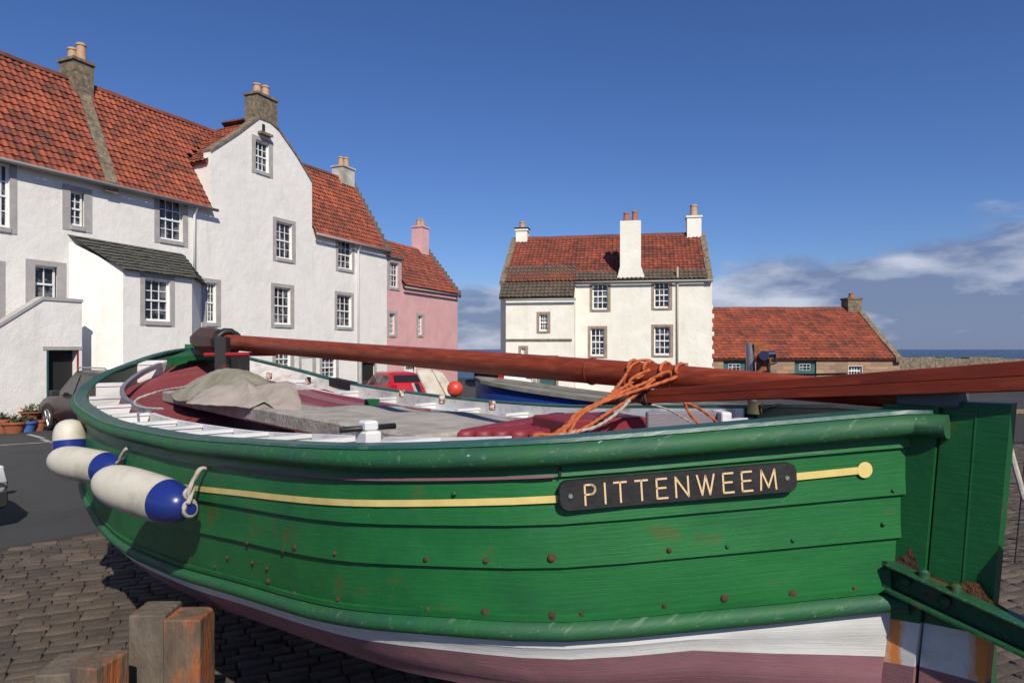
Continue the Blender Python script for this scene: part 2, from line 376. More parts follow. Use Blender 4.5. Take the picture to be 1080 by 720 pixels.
# bedding under the setts
BED = material('sett_joint_grit', (.045, .038, .03), .95, (.028, .024, .02), 9, bump=.6, bscale=90)
g = MB(); poly = [(-12, -.3), (-5.4, 7.2), (-4.3, 8.5), (-2, 11), (2, 11), (8, 22), (30, 22), (30, -8), (-12, -8)]
g.add([(x_, y_, .004) for x_, y_ in poly], [list(range(len(poly)))]); structure(obj('cobble_bed', g, BED, origin=(0, 0, 0), fix=False))
def inpoly(x_, y_, P):
    c = False
    for i in range(len(P)):
        (x1, y1), (x2, y2) = P[i], P[i-1]
        if (y1 > y_) != (y2 > y_) and x_ < (x2-x1)*(y_-y1)/(y2-y1)+x1: c = not c
    return c
def sett_material():
    global nt
    m = material('granite_setts', (.105, .078, .055), .8, (.065, .05, .038), 2.2, bump=.7, bscale=45, speck=((.16, .14, .12), 60, .66)); nt = m.node_tree
    b = nt.nodes['Principled BSDF']; t = nt.nodes['Texture Coordinate']
    fl = N('ShaderNodeVectorMath', operation='FLOOR'); LK(t.outputs['UV'], fl.inputs[0]); wn = N('ShaderNodeTexWhiteNoise', noise_dimensions='2D'); LK(fl.outputs[0], wn.inputs['Vector'])
    src = b.inputs['Base Color'].links[0].from_socket
    hs = N('ShaderNodeHueSaturation'); LK(src, hs.inputs['Color'])
    r = N('ShaderNodeMapRange'); setin(r, **{'To Min': .68, 'To Max': 1.25}); LK(wn.outputs['Value'], r.inputs['Value']); LK(r.outputs[0], hs.inputs['Value']); LK(hs.outputs[0], b.inputs['Base Color'])
    return m
SETT = sett_material()
def setts():
    mb = MB(); rs = random.Random(3); th = R(24); ca, sa = math.cos(th), math.sin(th); k = 0
    rw, ln = .115, .20
    for i in range(-80, 330):
        off = rs.uniform(0, ln); q = i*rw
        p = -16+off
        while p < 16:
            l = ln*rs.uniform(.75, 1.3)
            cx, cy = ca*(p+l/2)-sa*q, sa*(p+l/2)+ca*q
            rt = cx/cy if cy > .5 else 0
            near_l = -8 < cx < 1.6 and 1.6 < cy < 9 and rt > -1.0
            rgt = cy > 1.8 and .62 < rt < .95 and cy < 21.5
            if (near_l or rgt) and inpoly(cx, cy, poly) and inpoly(cx-.12, cy+.12, poly):
                w2, l2 = rw/2-.003, l/2-.004; h = .022+rs.uniform(-.004, .004); tl = rs.uniform(-.005, .005); k += 1
                vs = []
                for zz, ins in ((.0, 0), (h*.7, 0), (h, .012)):
                    for (a_, b_) in ((-1, -1), (1, -1), (1, 1), (-1, 1)):
                        xx = p+l/2+a_*(l2-ins)+rs.uniform(-.004, .004); yy = q+b_*(w2-ins)+rs.uniform(-.004, .004)
                        vs.append((ca*xx-sa*yy, sa*xx+ca*yy, zz+(tl*a_ if zz else 0)))
                u_ = (k % 97+.5, k//97+.5)
                mb.add(vs, [[8, 9, 10, 11]]+[[c*4+a_, c*4+(a_+1) % 4, c*4+4+(a_+1) % 4, c*4+4+a_] for c in (0, 1) for a_ in range(4)], [u_]*12)
            p += l
    o = obj('cobbles', mb, SETT, origin=(0, 0, 0), fix=False); o['kind'] = 'structure'
    for pl in o.data.polygons: pl.use_smooth = True
    print('setts', k)
setts()
LINE = material('road_paint', (.42, .42, .40), .8, (.16, .16, .155), 6., mixpos=(.35, .7))
g = MB()
for (a, b, c, d) in (((0, 469.5), (62, 465.5), 0, 0), ((-60, 480), (0, 469.5), 0, 0), ((30, 458), (46, 462), 0, 0), ((44, 463), (56, 467), 0, 0)):
    p = px(a[0], a[1], 720*H0/(a[1]-368)); q = px(b[0], b[1], 720*H0/(b[1]-368)); t = (q-p).normalized().cross(Vector((0, 0, 1)))*.05
    g.add([Vector((v.x, v.y, .004)) for v in (p-t, q-t, q+t, p+t)], [[0, 1, 2, 3]])
structure(obj('parking_lines', g, LINE, fix=False))

# ------------------------------------------------------------------ the white terrace and its neighbours (left)
e1 = (.3955, .9185); n1 = (.9185, -.3955)
T1 = Facade((-13.92, 18.56), e1, n1)
EZ, RZ, RB = 7.41, 10.95, 2.2            # eave, ridge, ridge setback
sB0, sB1, sC1, sD1 = T1.at(222), T1.at(329), T1.at(408), T1.at(483)
def body(F, s0, s1, z1, depth, mat, parent, zb=0):  # back and end walls
    mb = MB(); mb.box(s0+.03, s1-.03, -depth, -.3, zb, z1, F); return obj('wall', mb, mat, parent)
# house A : long low house on the left with forestair and porch
hA = root('terraced_house', 'long white harled house with red pantiles, outside stair and slate-roofed porch, nearest on the left', 'house', T1(2, 0, 0))
rA = {'a': T1.rect(-16, 17.5, 166, 245), 'b': T1.rect(65.6, 96.8, 197, 243.6), 'c': T1.rect(162.6, 198, 205.5, 258), 'd': T1.rect(26.7, 69.5, 275, 324), 'e': T1.rect(-22, 5, 274, 335)}
sL = -9
sW = 6.66
wall('facade', T1, [(sL, 0), (sW, 0), (sW, EZ), (sL, EZ)], [inset(r) for r in rA.values()], WHITE, hA)
body(T1, sL, sB0, EZ, 2*RB, WHITE, hA)
window(T1, rA['a'], hA, cols=3, rows=4); window(T1, rA['b'], hA, cols=2, rows=4, mg=(.24, .15)); window(T1, rA['c'], hA, cols=3, rows=4, mg=(.2, .15)); window(T1, rA['e'], hA)
window(T1, rA['d'], hA, cols=2, rows=2, mg=(.26, .15), sill=False)
def gable(F, s0, s1, ze, zr, b, mat, parent, th=.3):
    for s_ in (s0, s1):
        a_, b_ = (s_, s_+th) if s_ == s0 else (s_-th, s_)
        mb = MB(); mb.prism([(-.02, ze-.3), (-.02, ze), (-b, zr-.05), (-2*b+.02, ze), (-2*b+.02, ze-.3)], a_+.002, b_-.002, lambda p, q, t: F(t, p, q)); obj('gable', mb, mat, parent)
gable(T1, sL, T1.at(222), EZ, RZ, RB, WHITE, hA)
ov = .14; kz = (RZ-EZ)/RB
def two_roofs(F, s0, s1, ze, zr, b, mat, parent, **k):
    kk = (zr-ze)/b
    r = roof('roof', F(s0, ov, ze-ov*kk), F(s1, ov, ze-ov*kk), F(s0, -b, zr), F(s1, -b, zr), mat, parent, **k)
    roof('roof', F(s0, -2*b-ov, ze-ov*kk), F(s1, -2*b-ov, ze-ov*kk), F(s0, -b, zr), F(s1, -b, zr), mat, parent, **k)
    rg = MB(); n_ = int((s1-s0)/.4)
    for i in range(n_):
        a_, b_ = s0+(s1-s0)*i/n_, s0+(s1-s0)*(i+1)/n_-.012
        rg.prism([(-b-.13, zr-.02), (-b-.07, zr+.11), (-b, zr+.15), (-b+.07, zr+.11), (-b+.13, zr-.02)], a_, b_, lambda p, q, t: F(t, p, q+.03*noise.noise(Vector((t*.7, 0, 0)))))
    obj('ridge', rg, mat, parent)
    return r
def coord1(p): d = p-T1.P; return d.dot(T1.e), d.dot(T1.n)
def keepA(p): s, m = coord1(p); return s < sB0-.02 or (s < 9.9 and m < -1.12-(s-sB0)*.36)
def keepC(p): s, m = coord1(p); return s > sB1+.02 or (s > 9.8 and m < -1.12-(sB1-s)*.36)
rfA = two_roofs(T1, sL, 9.9, EZ, RZ, RB, TILE, hA, keep=keepA)
def skew(F, s, s_top, ze, zr, b, parent, mat=STONE, w=.3, steps=0, out=.2, back=True, up=.16):
    mb = MB(); n_ = 24 if steps else 12
    for sg in ((1, -1) if back else (1,)):
        for i in range(n_):
            f0, f1 = i/n_, (i+1)/n_-.004
            m0, m1 = (-b+sg*(b+out)*(1-f0)), (-b+sg*(b+out)*(1-f1)); kk = (zr-ze)/b
            z0_, z1_ = zr-abs(m0+b)*kk, zr-abs(m1+b)*kk; sa_, sb_ = s+(s_top-s)*f0, s+(s_top-s)*f1
            jj = random.uniform(-.02, .02)
            vs = [F(sa_-w/2, m0, z0_-.1), F(sa_+w/2, m0, z0_-.1), F(sb_+w/2, m1, z1_-.1), F(sb_-w/2, m1, z1_-.1), F(sa_-w/2, m0, z0_+up+jj), F(sa_+w/2, m0, z0_+up+jj), F(sb_+w/2, m1, z1_+up+jj), F(sb_-w/2, m1, z1_+up+jj)]
            mb.add(vs, [[3, 2, 1, 0], [4, 5, 6, 7], [0, 1, 5, 4], [1, 2, 6, 5], [2, 3, 7, 6], [3, 0, 4, 7]])
            if steps and i % 2 == 0:
                zt = z1_+up+.10
                mb.box(sb_-w/2-.01, sb_+w/2+.01, min(m0, m1), max(m0, m1)+.0, z1_-.1, zt, F)
    return obj('skew', mb, mat, parent)
skew(T1, 3.12, 3.72, EZ, RZ, RB, hA, w=.42, up=.24)
chimney(T1, 3.62, -RB, RZ-.5, RZ+.62, .70, .74, STONE, hA, pots=2, capmat=None, along=False, potr=.15, poth=.55)
g = MB(); g.tube([T1(sL, .26, EZ-.2), T1(sB0+.1, .26, EZ-.22)], .06, n=8); obj('gutter', g, GUTTER, hA, smooth=True)
g = MB(); s_ = T1.at(203.5); g.tube([T1(s_, .22, EZ-.25), T1(s_, .08, EZ-.5), T1(s_, .08, 4.6)], .045, n=8); obj('downpipe', g, WPAINT, hA, smooth=True)
# roof window
g = MB(); kk = kz
def onroof(s, f, h): return T1(s, ov-(RB+ov)*f, EZ-ov*kk+(RZ-EZ+ov*kk)*f)+(T1.n*math.sin(math.atan(kk))+Vector((0, 0, math.cos(math.atan(kk)))))*h
s0_, s1_ = T1.at(-14), T1.at(3)
g.add([onroof(a, f, h) for h in (.05, .17) for a, f in ((s0_, .18), (s1_, .18), (s1_, .42), (s0_, .42))], [[0, 1, 2, 3], [4, 5, 6, 7], [0, 1, 5, 4], [1, 2, 6, 5], [2, 3, 7, 6], [3, 0, 4, 7]])
rw_ = obj('roof_window', g, GUTTER, hA)
g = MB(); g.add([onroof(a, f, .18) for a, f in ((s0_+.07, .2), (s1_-.07, .2), (s1_-.07, .4), (s0_+.07, .4))], [[0, 1, 2, 3]]); obj('pane', g, GLASS, rw_)
# porch with splayed ends
pp = [(1.9, 0), (2.87, 1.02), (5.43, 1.0), (6.72, 0)]; pe = 4.52
Pr = T1.rect(147.6, 184, 290, 343.5, m=1.01)
def seg(a, b):
    A = T1(a[0], a[1], 0); B_ = T1(b[0], b[1], 0); d_ = (B_-A).normalized(); return Facade((A.x, A.y), (d_.x, d_.y), (d_.y, -d_.x)), (B_-A).length
for i in range(3):
    Fs, Ls = seg(pp[i], pp[i+1])
    if i == 1:
        prr = Fs.rect(147.6, 184, 290, 343.5)
        wall('porch_wall', Fs, [(0, 0), (Ls, 0), (Ls, pe), (0, pe)], [inset(prr)], WHITE, hA, thick=.2); window(Fs, prr, hA)
    elif i == 0: wall('porch_wall', Fs, [(0, 0), (Ls, 0), (Ls, pe+.02), (0, 5.3)], [], WHITE, hA, thick=.2)
    else: wall('porch_wall', Fs, [(0, 0), (Ls, 0), (Ls, pe), (0, pe)], [], WHITE, hA, thick=.2)
pt = [T1(T1.at(71), .0, 5.5), T1(T1.at(192), .0, 5.44)]
el, er, e3 = T1(2.8, 1.16, pe-.02), T1(5.5, 1.14, pe-.04), T1(6.95, .02, pe-.1)
mb = MB()
def slate_fan(A, B_, Cc, D, nr=9, nc=16):      # A,B lower edge; D,C upper edge
    rs = random.Random(5)
    nrm = ((B_-A).cross(D-A)).normalized(); nrm = nrm if nrm.z > 0 else -nrm
    for i in range(nr):
        for j in range(nc):
            f0, f1 = i/nr, min(1, (i+1.25)/nr); a0, a1 = j/nc+.003, (j+1)/nc-.003; jz = rs.uniform(0, .02); je = rs.uniform(-.02, .02)
            f0 = max(0, f0+je*.5) if i else f0
            def Q(a, f): return A.lerp(B_, a).lerp(D.lerp(Cc, a), f)
            vs = [Q(a0, f0)+nrm*(.045+jz), Q(a1, f0)+nrm*(.045+jz), Q(a1, f1)+nrm*.005, Q(a0, f1)+nrm*.005, Q(a0, f0), Q(a1, f0)]
            mb.add(vs, [[0, 1, 2, 3], [4, 5, 1, 0], [4, 0, 3], [5, 1, 2]])
slate_fan(el, er, pt[1], pt[0]); slate_fan(er, e3, pt[1]+Vector((0, 0, -.01)), pt[1], 8, 7)
mb.add([el, er, e3, pt[1], pt[0]], [[0, 1, 3, 4], [1, 2, 3]])
obj('porch_roof', mb, SLATE, hA)
# forestair: parapet wall with coping, door beneath
m_ = 1.12; Fp = T1
dr = T1.rect(49, 83, 369, 447, m=m_); dr[2] = 0
s5 = T1.at(86.5, m=m_); s4 = T1.at(45, m=m_); zt = 3.43; sl = .70; sLo = s4-4.6
wall('stair_wall', T1, [(sLo, 0), (s5, 0), (s5, zt), (s4, zt), (sLo, zt-sl*4.6)], [[dr[0], dr[1], 0.01, dr[3]]], WHITE, hA, m=m_, thick=.25)
g = MB(); g.box(s4, s5+.02, m_-.26, m_+.03, zt, zt+.09, T1)
g.prism([(s4, zt), (s4, zt+.09), (sLo, zt-sl*4.6+.09), (sLo, zt-sl*4.6)], m_-.26, m_+.03, lambda p, q, t: T1(p, t, q)); obj('coping', g, MARGIN, hA)
g = MB(); g.box(sLo, s5, 0.02, m_-.27, 0, .9, T1); g.box(s4-.6, s5-.02, .02, m_-.27, .9, zt-.95, T1)
for i in range(9): g.box(s4-.6-.3*(i+1), s4-.6-.3*i, .02, m_-.27, .9, max(.95, zt-1.1-.19*i), T1)
obj('stair', g, MARGIN, hA)
d_ = MB(); d_.box(dr[0]+.02, dr[1]-.02, m_-.30, m_-.255, .0, dr[3]-.02, T1)
dd = obj('door', d_, DARK, hA)
d_ = MB(); d_.box(dr[0], dr[0]+.05, m_-.2, m_+.01, 0, dr[3], T1); obj('door_post', d_, TEAL, dd)
d_ = MB(); d_.box(dr[1]-.015, dr[1], m_-.06, m_+.005, 0, dr[3], T1); obj('door_post', d_, material('crimson_paint', (.30, .015, .03), .5), dd)
g = MB(); g.box(dr[0]-.1, dr[1]+.1, m_-.02, m_+.015, dr[3], dr[3]+.10, T1); obj('lintel', g, MARGIN, hA)

# house B : gabled house
hB = root('gabled_house', 'tall white house with its gable to the square and a stone chimney on the peak', 'house', T1((sB0+sB1)/2, 0, 0))
gz0, gz1 = T1.at(222, 160)[1], T1.at(329, 193)[1]; apx = T1.at(274); apz = T1.at(276, 126)[1]
rB = [T1.rect(212.7, 232.7, 294, 344.5), T1.rect(265.3, 287.5, 145.5, 185), T1.rect(287.5, 311.6, 231, 276.6), T1.rect(285.5, 310, 299.4, 345.8), T1.rect(287, 310, 362, 395)]
outl = [(sW, 0), (sB1, 0), (sB1, gz1), (T1.at(311), T1.at(311, 163)[1]), (T1.at(293), T1.at(293, 137)[1]), (T1.at(284), T1.at(284, 129)[1]), (T1.at(273), apz), (T1.at(250), T1.at(250, 142)[1]), (sB0, gz0), (sB0, EZ-.03), (sW, EZ-.03)]
hA5 = rB[0]
wall('facade', T1, outl, [inset(r, (.2, .15)) for r in rB], WHITE, hB, m=.004)
for r in rB: window(T1, r, hB, m=.004, mg=(.2, .15))
dp = 2.25
mid = (T1.at(289)+T1.at(266))/2
g = MB(); g.box(sB0+.02, sB1-.02, -dp, -.33, 0, 9.0, T1); obj('wall', g, WHITE, hB)
# roof slopes of the gable, ridge running back
def groof(sE, zE, sR, zR): 
    k_ = (sR-sE); ex = .12*(-1 if k_ > 0 else 1)
    if k_ > 0: zE -= .28; zR -= .30
    roof('roof', T1(sE+ex, -.1, zE-.12), T1(sE+ex, -dp, zE-.12), T1(sR, -.1, zR-.05), T1(sR, -dp, zR-.05), TILE, hB)
groof(sB0, gz0, mid, apz+.25); groof(sB1, gz1, mid, apz+.25)
g = MB(); lastside = 1
ol = [(p[0], p[1]) for p in outl[2:9]]; ol = ol[::-1]; lastside = 0
for (a, b) in zip(ol[:-1], ol[1:]):
    if abs(a[1]-b[1]) < .01: continue
    a, b = (a, b)
    if a[0] > mid and lastside == 0: obj('skew', g, STONE, hB); g = MB(); lastside = 1
    g.prism([(a[0], a[1]-.01), (b[0], b[1]-.01), (b[0], b[1]+.10), (a[0], a[1]+.10)], -.36, .045, lambda p, q, t: T1(p, t, q))
obj('skew', g, STONE, hB)
chimney(T1, T1.at(283.5), -.40, apz-.7, T1.at(277, 100)[1], 1.12, .66, STONE, hB, pots=2, potr=.16, poth=.5, along=True)
g = MB(); g.box(T1.at(276.3), T1.at(279), -.05, .03, T1.at(277, 139)[1], T1.at(277, 131)[1], T1); obj('vent_slot', g, DARK, hB)
g = MB(); g.box(T1.at(271.5), T1.at(284), -.02, .22, T1.at(277, 143)[1], T1.at(277, 140.5)[1], T1); obj('pigeon_ledge', g, STONE, hB)
# house C : right part
hC = root('terraced_house', 'white harled house with crow-stepped end gable, between the gabled house and the pink house', 'house', T1((sB1+sC1)/2, 0, 0))
rC = [T1.rect(354, 373.6, 250.5, 287), T1.rect(352.8, 373, 307.8, 348), T1.rect(337, 357, 373, 402), T1.rect(315, 333, 374, 402)]
dC = T1.rect(380, 397, 379, 420); dC[2] = 0
wall('facade', T1, [(sB1+.02, 0), (sC1, 0), (sC1, EZ), (sB1+.02, EZ)], [inset(r) for r in rC]+[[dC[0], dC[1], .01, dC[3]]], WHITE, hC)
body(T1, sB1, sC1, EZ, 2*RB, WHITE, hC); gable(T1, sB1+.05, sC1, EZ, RZ, RB, WHITE, hC)
for r in rC: window(T1, r, hC)
door(T1, dC, hC, mat=DARK, surround=MARGIN)
two_roofs(T1, 9.9, sC1-.1, EZ, RZ, RB, TILE, hC, keep=keepC)
skew(T1, sC1-.1, sC1-.1, EZ, RZ, RB, hC, w=.3, steps=1)
chimney(T1, sC1-.75, -RB, RZ-.3, RZ+.6, 1.0, .7, harl('chimney_limewash', (.6, .58, .52), (.3, .27, .22)), hC, pots=2, along=True, potr=.15, poth=.55)
g = MB(); g.tube([T1(sB1, .26, EZ-.22), T1(sC1, .26, EZ-.24)], .055, n=8); obj('gutter', g, GUTTER, hC, smooth=True)
g = MB(); s_ = T1.at(376.5); g.tube([T1(s_, .22, EZ-.25), T1(s_, .08, EZ-.5), T1(s_, .08, .1)], .05, n=8); obj('downpipe', g, WPAINT, hC, smooth=True)
# house D : pink
hD = root('pink_house', 'pink harled house with grey window margins and a pink chimney, end of the terrace', 'house', T1((sC1+sD1)/2, 0, 0))
pz = 5.65; prz = 8.35; sdm = T1.at(424)
rD = [T1.rect(409, 423, 274, 306), T1.rect(408.7, 419.5, 327.5, 355.5), T1.rect(439.3, 448, 330, 355.5)]
dD = T1.rect(427, 439, 384, 410); dD[2] = 0
zd = T1.at(415, 272)[1]
mgD = (.22, .15)
wall('facade', T1, [(sC1+.02, 0), (sD1, 0), (sD1, pz), (sdm, pz), (sdm, zd), (sC1+.02, zd)], [inset(r, mgD) for r in rD]+[[dD[0], dD[1], .01, dD[3]]], PINK, hD, m=-.03)
for r in rD: window(T1, r, hD, m=-.03, mg=mgD)
door(T1, dD, hD, m=-.03, mat=WPAINT, surround=WPAINT)
body(T1, sC1, sD1, pz, 2*RB, PINK, hD); gable(T1, sC1+.05, sD1, pz, prz, RB, PINK, hD)
roof('roof', T1(sdm+.05, .11, pz-.13), T1(sD1-.1, .11, pz-.13), T1(sdm+.05, -RB, prz), T1(sD1-.1, -RB, prz), TILE2, hD)
roof('roof', T1(sC1, -RB*.33+.1, zd-.02), T1(sdm+.1, -RB*.33+.1, zd-.02), T1(sC1, -RB, prz), T1(sdm+.1, -RB, prz), TILE2, hD)
g = MB(); g.box(sC1+.02, sdm+.1, -RB*.4, .1, zd, zd+.1, T1); obj('dormer_roof', g, STONE, hD)
roof('roof', T1(sC1, -2*RB-.1, pz-.12), T1(sD1-.1, -2*RB-.1, pz-.12), T1(sC1, -RB, prz), T1(sD1-.1, -RB, prz), TILE2, hD)
skew(T1, sD1-.12, sD1-.12, pz, prz, RB, hD, w=.3, steps=1)
chimney(T1, 25.7, -RB, prz-.4, prz+1.35, .85, .75, PINK, hD, pots=2, along=True, potr=.15, poth=.5)
g = MB(); g.tube([T1(sdm, .2, pz-.2), T1(sD1, .2, pz-.22)], .05, n=8); obj('gutter', g, GUTTER, hD, smooth=True)

# ------------------------------------------------------------------ the detached white house (centre)
e2 = (.985, -.174); n2 = (-.174, -.985)
T2 = Facade((-.57, 33.94), e2, n2); s2 = 10.15; EZ2 = 5.48; RZ2 = 8.05; RB2 = 3.4
hE = root('detached_house', 'detached cream-white house with red pantile roof, three chimneys and brown window margins', 'house', T2(s2/2, 0, 0))
so = T2.at(605); OM = .9                 # outshot
so0, so1 = T2.at(533.5, m=OM), T2.at(605.5, m=OM)
zo = T2.at(570, 313.5, m=OM)[1]
rE = [T2.rect(622, 644, 296.7, 328.7), T2.rect(687, 709, 295, 327), T2.rect(620, 640.5, 343.7, 377.5), T2.rect(687, 710, 342, 376.6)]
rOs = [T2.rect(566, 580.5, 328.7, 351.3, m=OM), T2.rect(546.8, 557, 364.5, 376, m=OM)]
mgE = (.13, .11)
dE = T2.rect(648, 674, 381, 414); dE[2] = 0; dE2 = T2.rect(714, 726, 382.5, 395)
dO = T2.rect(566, 589, 374.5, 414, m=OM); dO[2] = 0
wall('facade', T2, [(0, 0), (s2, 0), (s2, EZ2), (0, EZ2)], [inset(r, mgE) for r in rE]+[[dE[0]+.12, dE[1]-.12, .01, dE[3]-.12], inset(dE2, mgE)], CREAM, hE)
for r in rE: window(T2, r, hE, surround=BROWNST, mg=mgE, cols=3, rows=4, barw=.034)
window(T2, dE2, hE, surround=BROWNST, mg=mgE, cols=2, rows=2)
door(T2, dE, hE, surround=BROWNST)
body(T2, 0, s2, EZ2, 2*RB2, CREAM, hE); gable(T2, 0, s2, EZ2, RZ2, RB2, CREAM, hE)
wall('outshot_wall', T2, [(so0, 0), (so1, 0), (so1, zo), (so0, zo)], [inset(r, mgE) for r in rOs]+[[dO[0]+.12, dO[1]-.12, .01, dO[3]-.12]], CREAM, hE, m=OM, thick=.2)
for s_ in (so0, so1-.18):
    g = MB(); g.prism([(0, 0), (OM-.2, 0), (OM-.2, zo), (0, zo+.55)], s_, s_+.18, lambda p, q, t: T2(t, p, q)); obj('outshot_wall', g, CREAM, hE)
g = MB(); zc = T2.at(570, 359, m=OM)[1]; g.box(so0, so1-.1, OM, OM+.07, zc, zc+.08, T2); obj('string_course', g, STONE, hE)
for r in rOs: window(T2, r, hE, m=OM, surround=BROWNST, mg=mgE, cols=2 if r is rOs[1] else 3, rows=2 if r is rOs[1] else 4)
door(T2, dO, hE, m=OM, surround=BROWNST)
two_roofs(T2, .2, s2-.2, EZ2, RZ2, RB2, TILE2, hE)
kk2 = (RZ2-EZ2)/RB2
def moss(s0, s1, f1, ma, za):
    roof('mossy_eave_course', T2(s0, ma, za), T2(s1, ma, za), T2(s0, ov-(RB2+ov)*f1, EZ2-ov*kk2+(RZ2-EZ2+ov*kk2)*f1+.075), T2(s1, ov-(RB2+ov)*f1, EZ2-ov*kk2+(RZ2-EZ2+ov*kk2)*f1+.075), TILE3, hE)
moss(so1, s2-.2, .16, ov+.03, EZ2-ov*kk2+.02)
moss(.12, so1, .30, OM+.1, zo-.03)
for s_ in (.12, s2-.12): skew(T2, s_, s_, EZ2, RZ2, RB2, hE, w=.28, up=.14)
chimney(T2, .55, -RB2, RZ2-.3, T2.at(541, 248)[1]+.75, .62, .62, CREAM, hE, pots=1, potmat=POTM, potr=.16, poth=.5, capmat=DARK)
chimney(T2, s2-.55, -RB2, RZ2-.3, RZ2+.85, .72, .7, CREAM, hE, pots=1, potmat=POTM, potr=.19, poth=.7)
cs = (T2.at(654), T2.at(676)); ctop = T2.at(665, 233)[1]
ch = chimney(T2, sum(cs)/2, -.22, EZ2-.1, ctop, cs[1]-cs[0], .62, CREAM, hE, pots=2, potmat=POTR, potr=.14, poth=.5, cap=False)
g = MB(); a, b = T2.at(651), T2.at(680); g.prism([(a, EZ2-.1), (b, EZ2-.1), (b, EZ2+.05), (cs[1]+.01, EZ2+.55), (cs[0]-.01, EZ2+.55), (a, EZ2+.05)], -.5, .1, lambda p, q, t: T2(p, t, q)); obj('flare', g, CREAM, ch)
g = MB(); g.tube([T2(so1, .2, EZ2-.16), T2(s2, .2, EZ2-.16)], .05, n=8); g.tube([T2(so0, OM+.2, zo-.12), T2(so1+.1, OM+.2, zo-.12)], .05, n=8); obj('gutter', g, GUTTER, hE, smooth=True)
g = MB(); s_ = T2.at(714.5); g.tube([T2(s_, .08, EZ2+.5), T2(s_, .08, .1)], .045, n=8); obj('downpipe', g, material('tan_pipe', (.42, .36, .28), .6), hE, smooth=True)
# white quoin edge on the right corner
for i in range(9): g = MB(); g.box(s2-.02, s2+.05+.05*(i % 2), -.3, -.02, .6+i*.42, .6+i*.42+.22, T2, bev=.02); obj('tusking_stone', g, CREAM, hE)

# ------------------------------------------------------------------ low stone store (right)
T3 = Facade((9.6, 34.4), (1, 0), (0, -1)); s3 = T3.at(949); EZ3 = 1.68; RZ3 = 4.32; RB3 = 4.0
hF = root('stone_store', 'low rubble-stone store with red pantile roof and teal doors beside the harbour wall', 'store', T3(s3/2, 0, 0))
def rubble_mat():
    global nt
    m = bpy.data.materials.new('rubble_stone'); m.use_nodes = True; nt = m.node_tree; b = nt.nodes['Principled BSDF']; setin(b, Roughness=.9)
    t = N('ShaderNodeTexCoord'); mp_ = N('ShaderNodeMapping'); mp_.inputs['Rotation'].default_value = (R(90), 0, 0); LK(t.outputs['Object'], mp_.inputs[0])
    nn = N('ShaderNodeTexNoise'); setin(nn, Scale=2.); LK(mp_.outputs[0], nn.inputs['Vector'])
    vm = N('ShaderNodeMix', data_type='VECTOR'); vm.inputs['Factor'].default_value = .07; LK(mp_.outputs[0], vm.inputs['A']); LK(nn.outputs['Color'], vm.inputs['B'])
    br = N('ShaderNodeTexBrick'); setin(br, Scale=1., **{'Brick Width': .55, 'Row Height': .19, 'Mortar Size': .012, 'Bias': 0.}); LK(vm.outputs['Result'], br.inputs['Vector'])
    br.inputs['Color1'].default_value = (.42, .25, .14, 1); br.inputs['Color2'].default_value = (.20, .135, .10, 1); br.inputs['Mortar'].default_value = (.22, .2, .16, 1)
    LK(br.outputs['Color'], b.inputs['Base Color']); bp = N('ShaderNodeBump'); setin(bp, Strength=.8, Distance=.03); LK(br.outputs['Fac'], bp.inputs['Height']); bp.invert = True; LK(bp.outputs[0], b.inputs['Normal'])
    return m
RUB = rubble_mat()
dF = [T3.rect(763, 787, 378, 412), T3.rect(838, 861, 378, 412)]
for r in dF: r[2] = 0; r[3] = EZ3-.03
wF = T3.rect(895, 909, 386, 396); wF2 = T3.rect(756, 760, 379, 400)
wall('facade', T3, [(0, 0), (s3, 0), (s3, EZ3), (0, EZ3)], [[r[0], r[1], .01, r[3]] for r in dF]+[wF], RUB, hF)
for r in dF: door(T3, r, hF, lights=1)
window(T3, [wF[0]-.02, wF[1]+.02, wF[2]-.02, wF[3]+.02], hF, surround=WPAINT, mg=(.02, .02), cols=4, rows=2, sill=False)
body(T3, 0, s3, EZ3, 2*RB3, RUB, hF); gable(T3, 0, s3, EZ3, RZ3, RB3, RUB, hF)
two_roofs(T3, .0, s3-.15, EZ3, RZ3, RB3, TILE, hF, tw=.26)
skew(T3, s3-.14, s3-.14, EZ3, RZ3, RB3, hF, w=.3)
chimney(T3, s3-.45, -RB3, RZ3-.3, RZ3+.55, .75, .8, STONE, hF, pots=1, potmat=POTR, potr=.15, poth=.3)
# harbour wall running on from the store
g = MB(); rs = random.Random(11); xx = T3(s3+.05, 0, 0).x
for i in range(60):
    w2 = rs.uniform(.5, 1.1); zt_ = 1.62-.004*i+rs.uniform(-.05, .06); dpt = 38+i*.05
    g.box(xx, xx+w2-.01, dpt, dpt+.8, 0, zt_, bev=.03); xx += w2
    if xx > 58: break
tag(obj('harbour_wall', g, STONE), 'rough grey-brown stone harbour wall in front of the sea', 'wall')

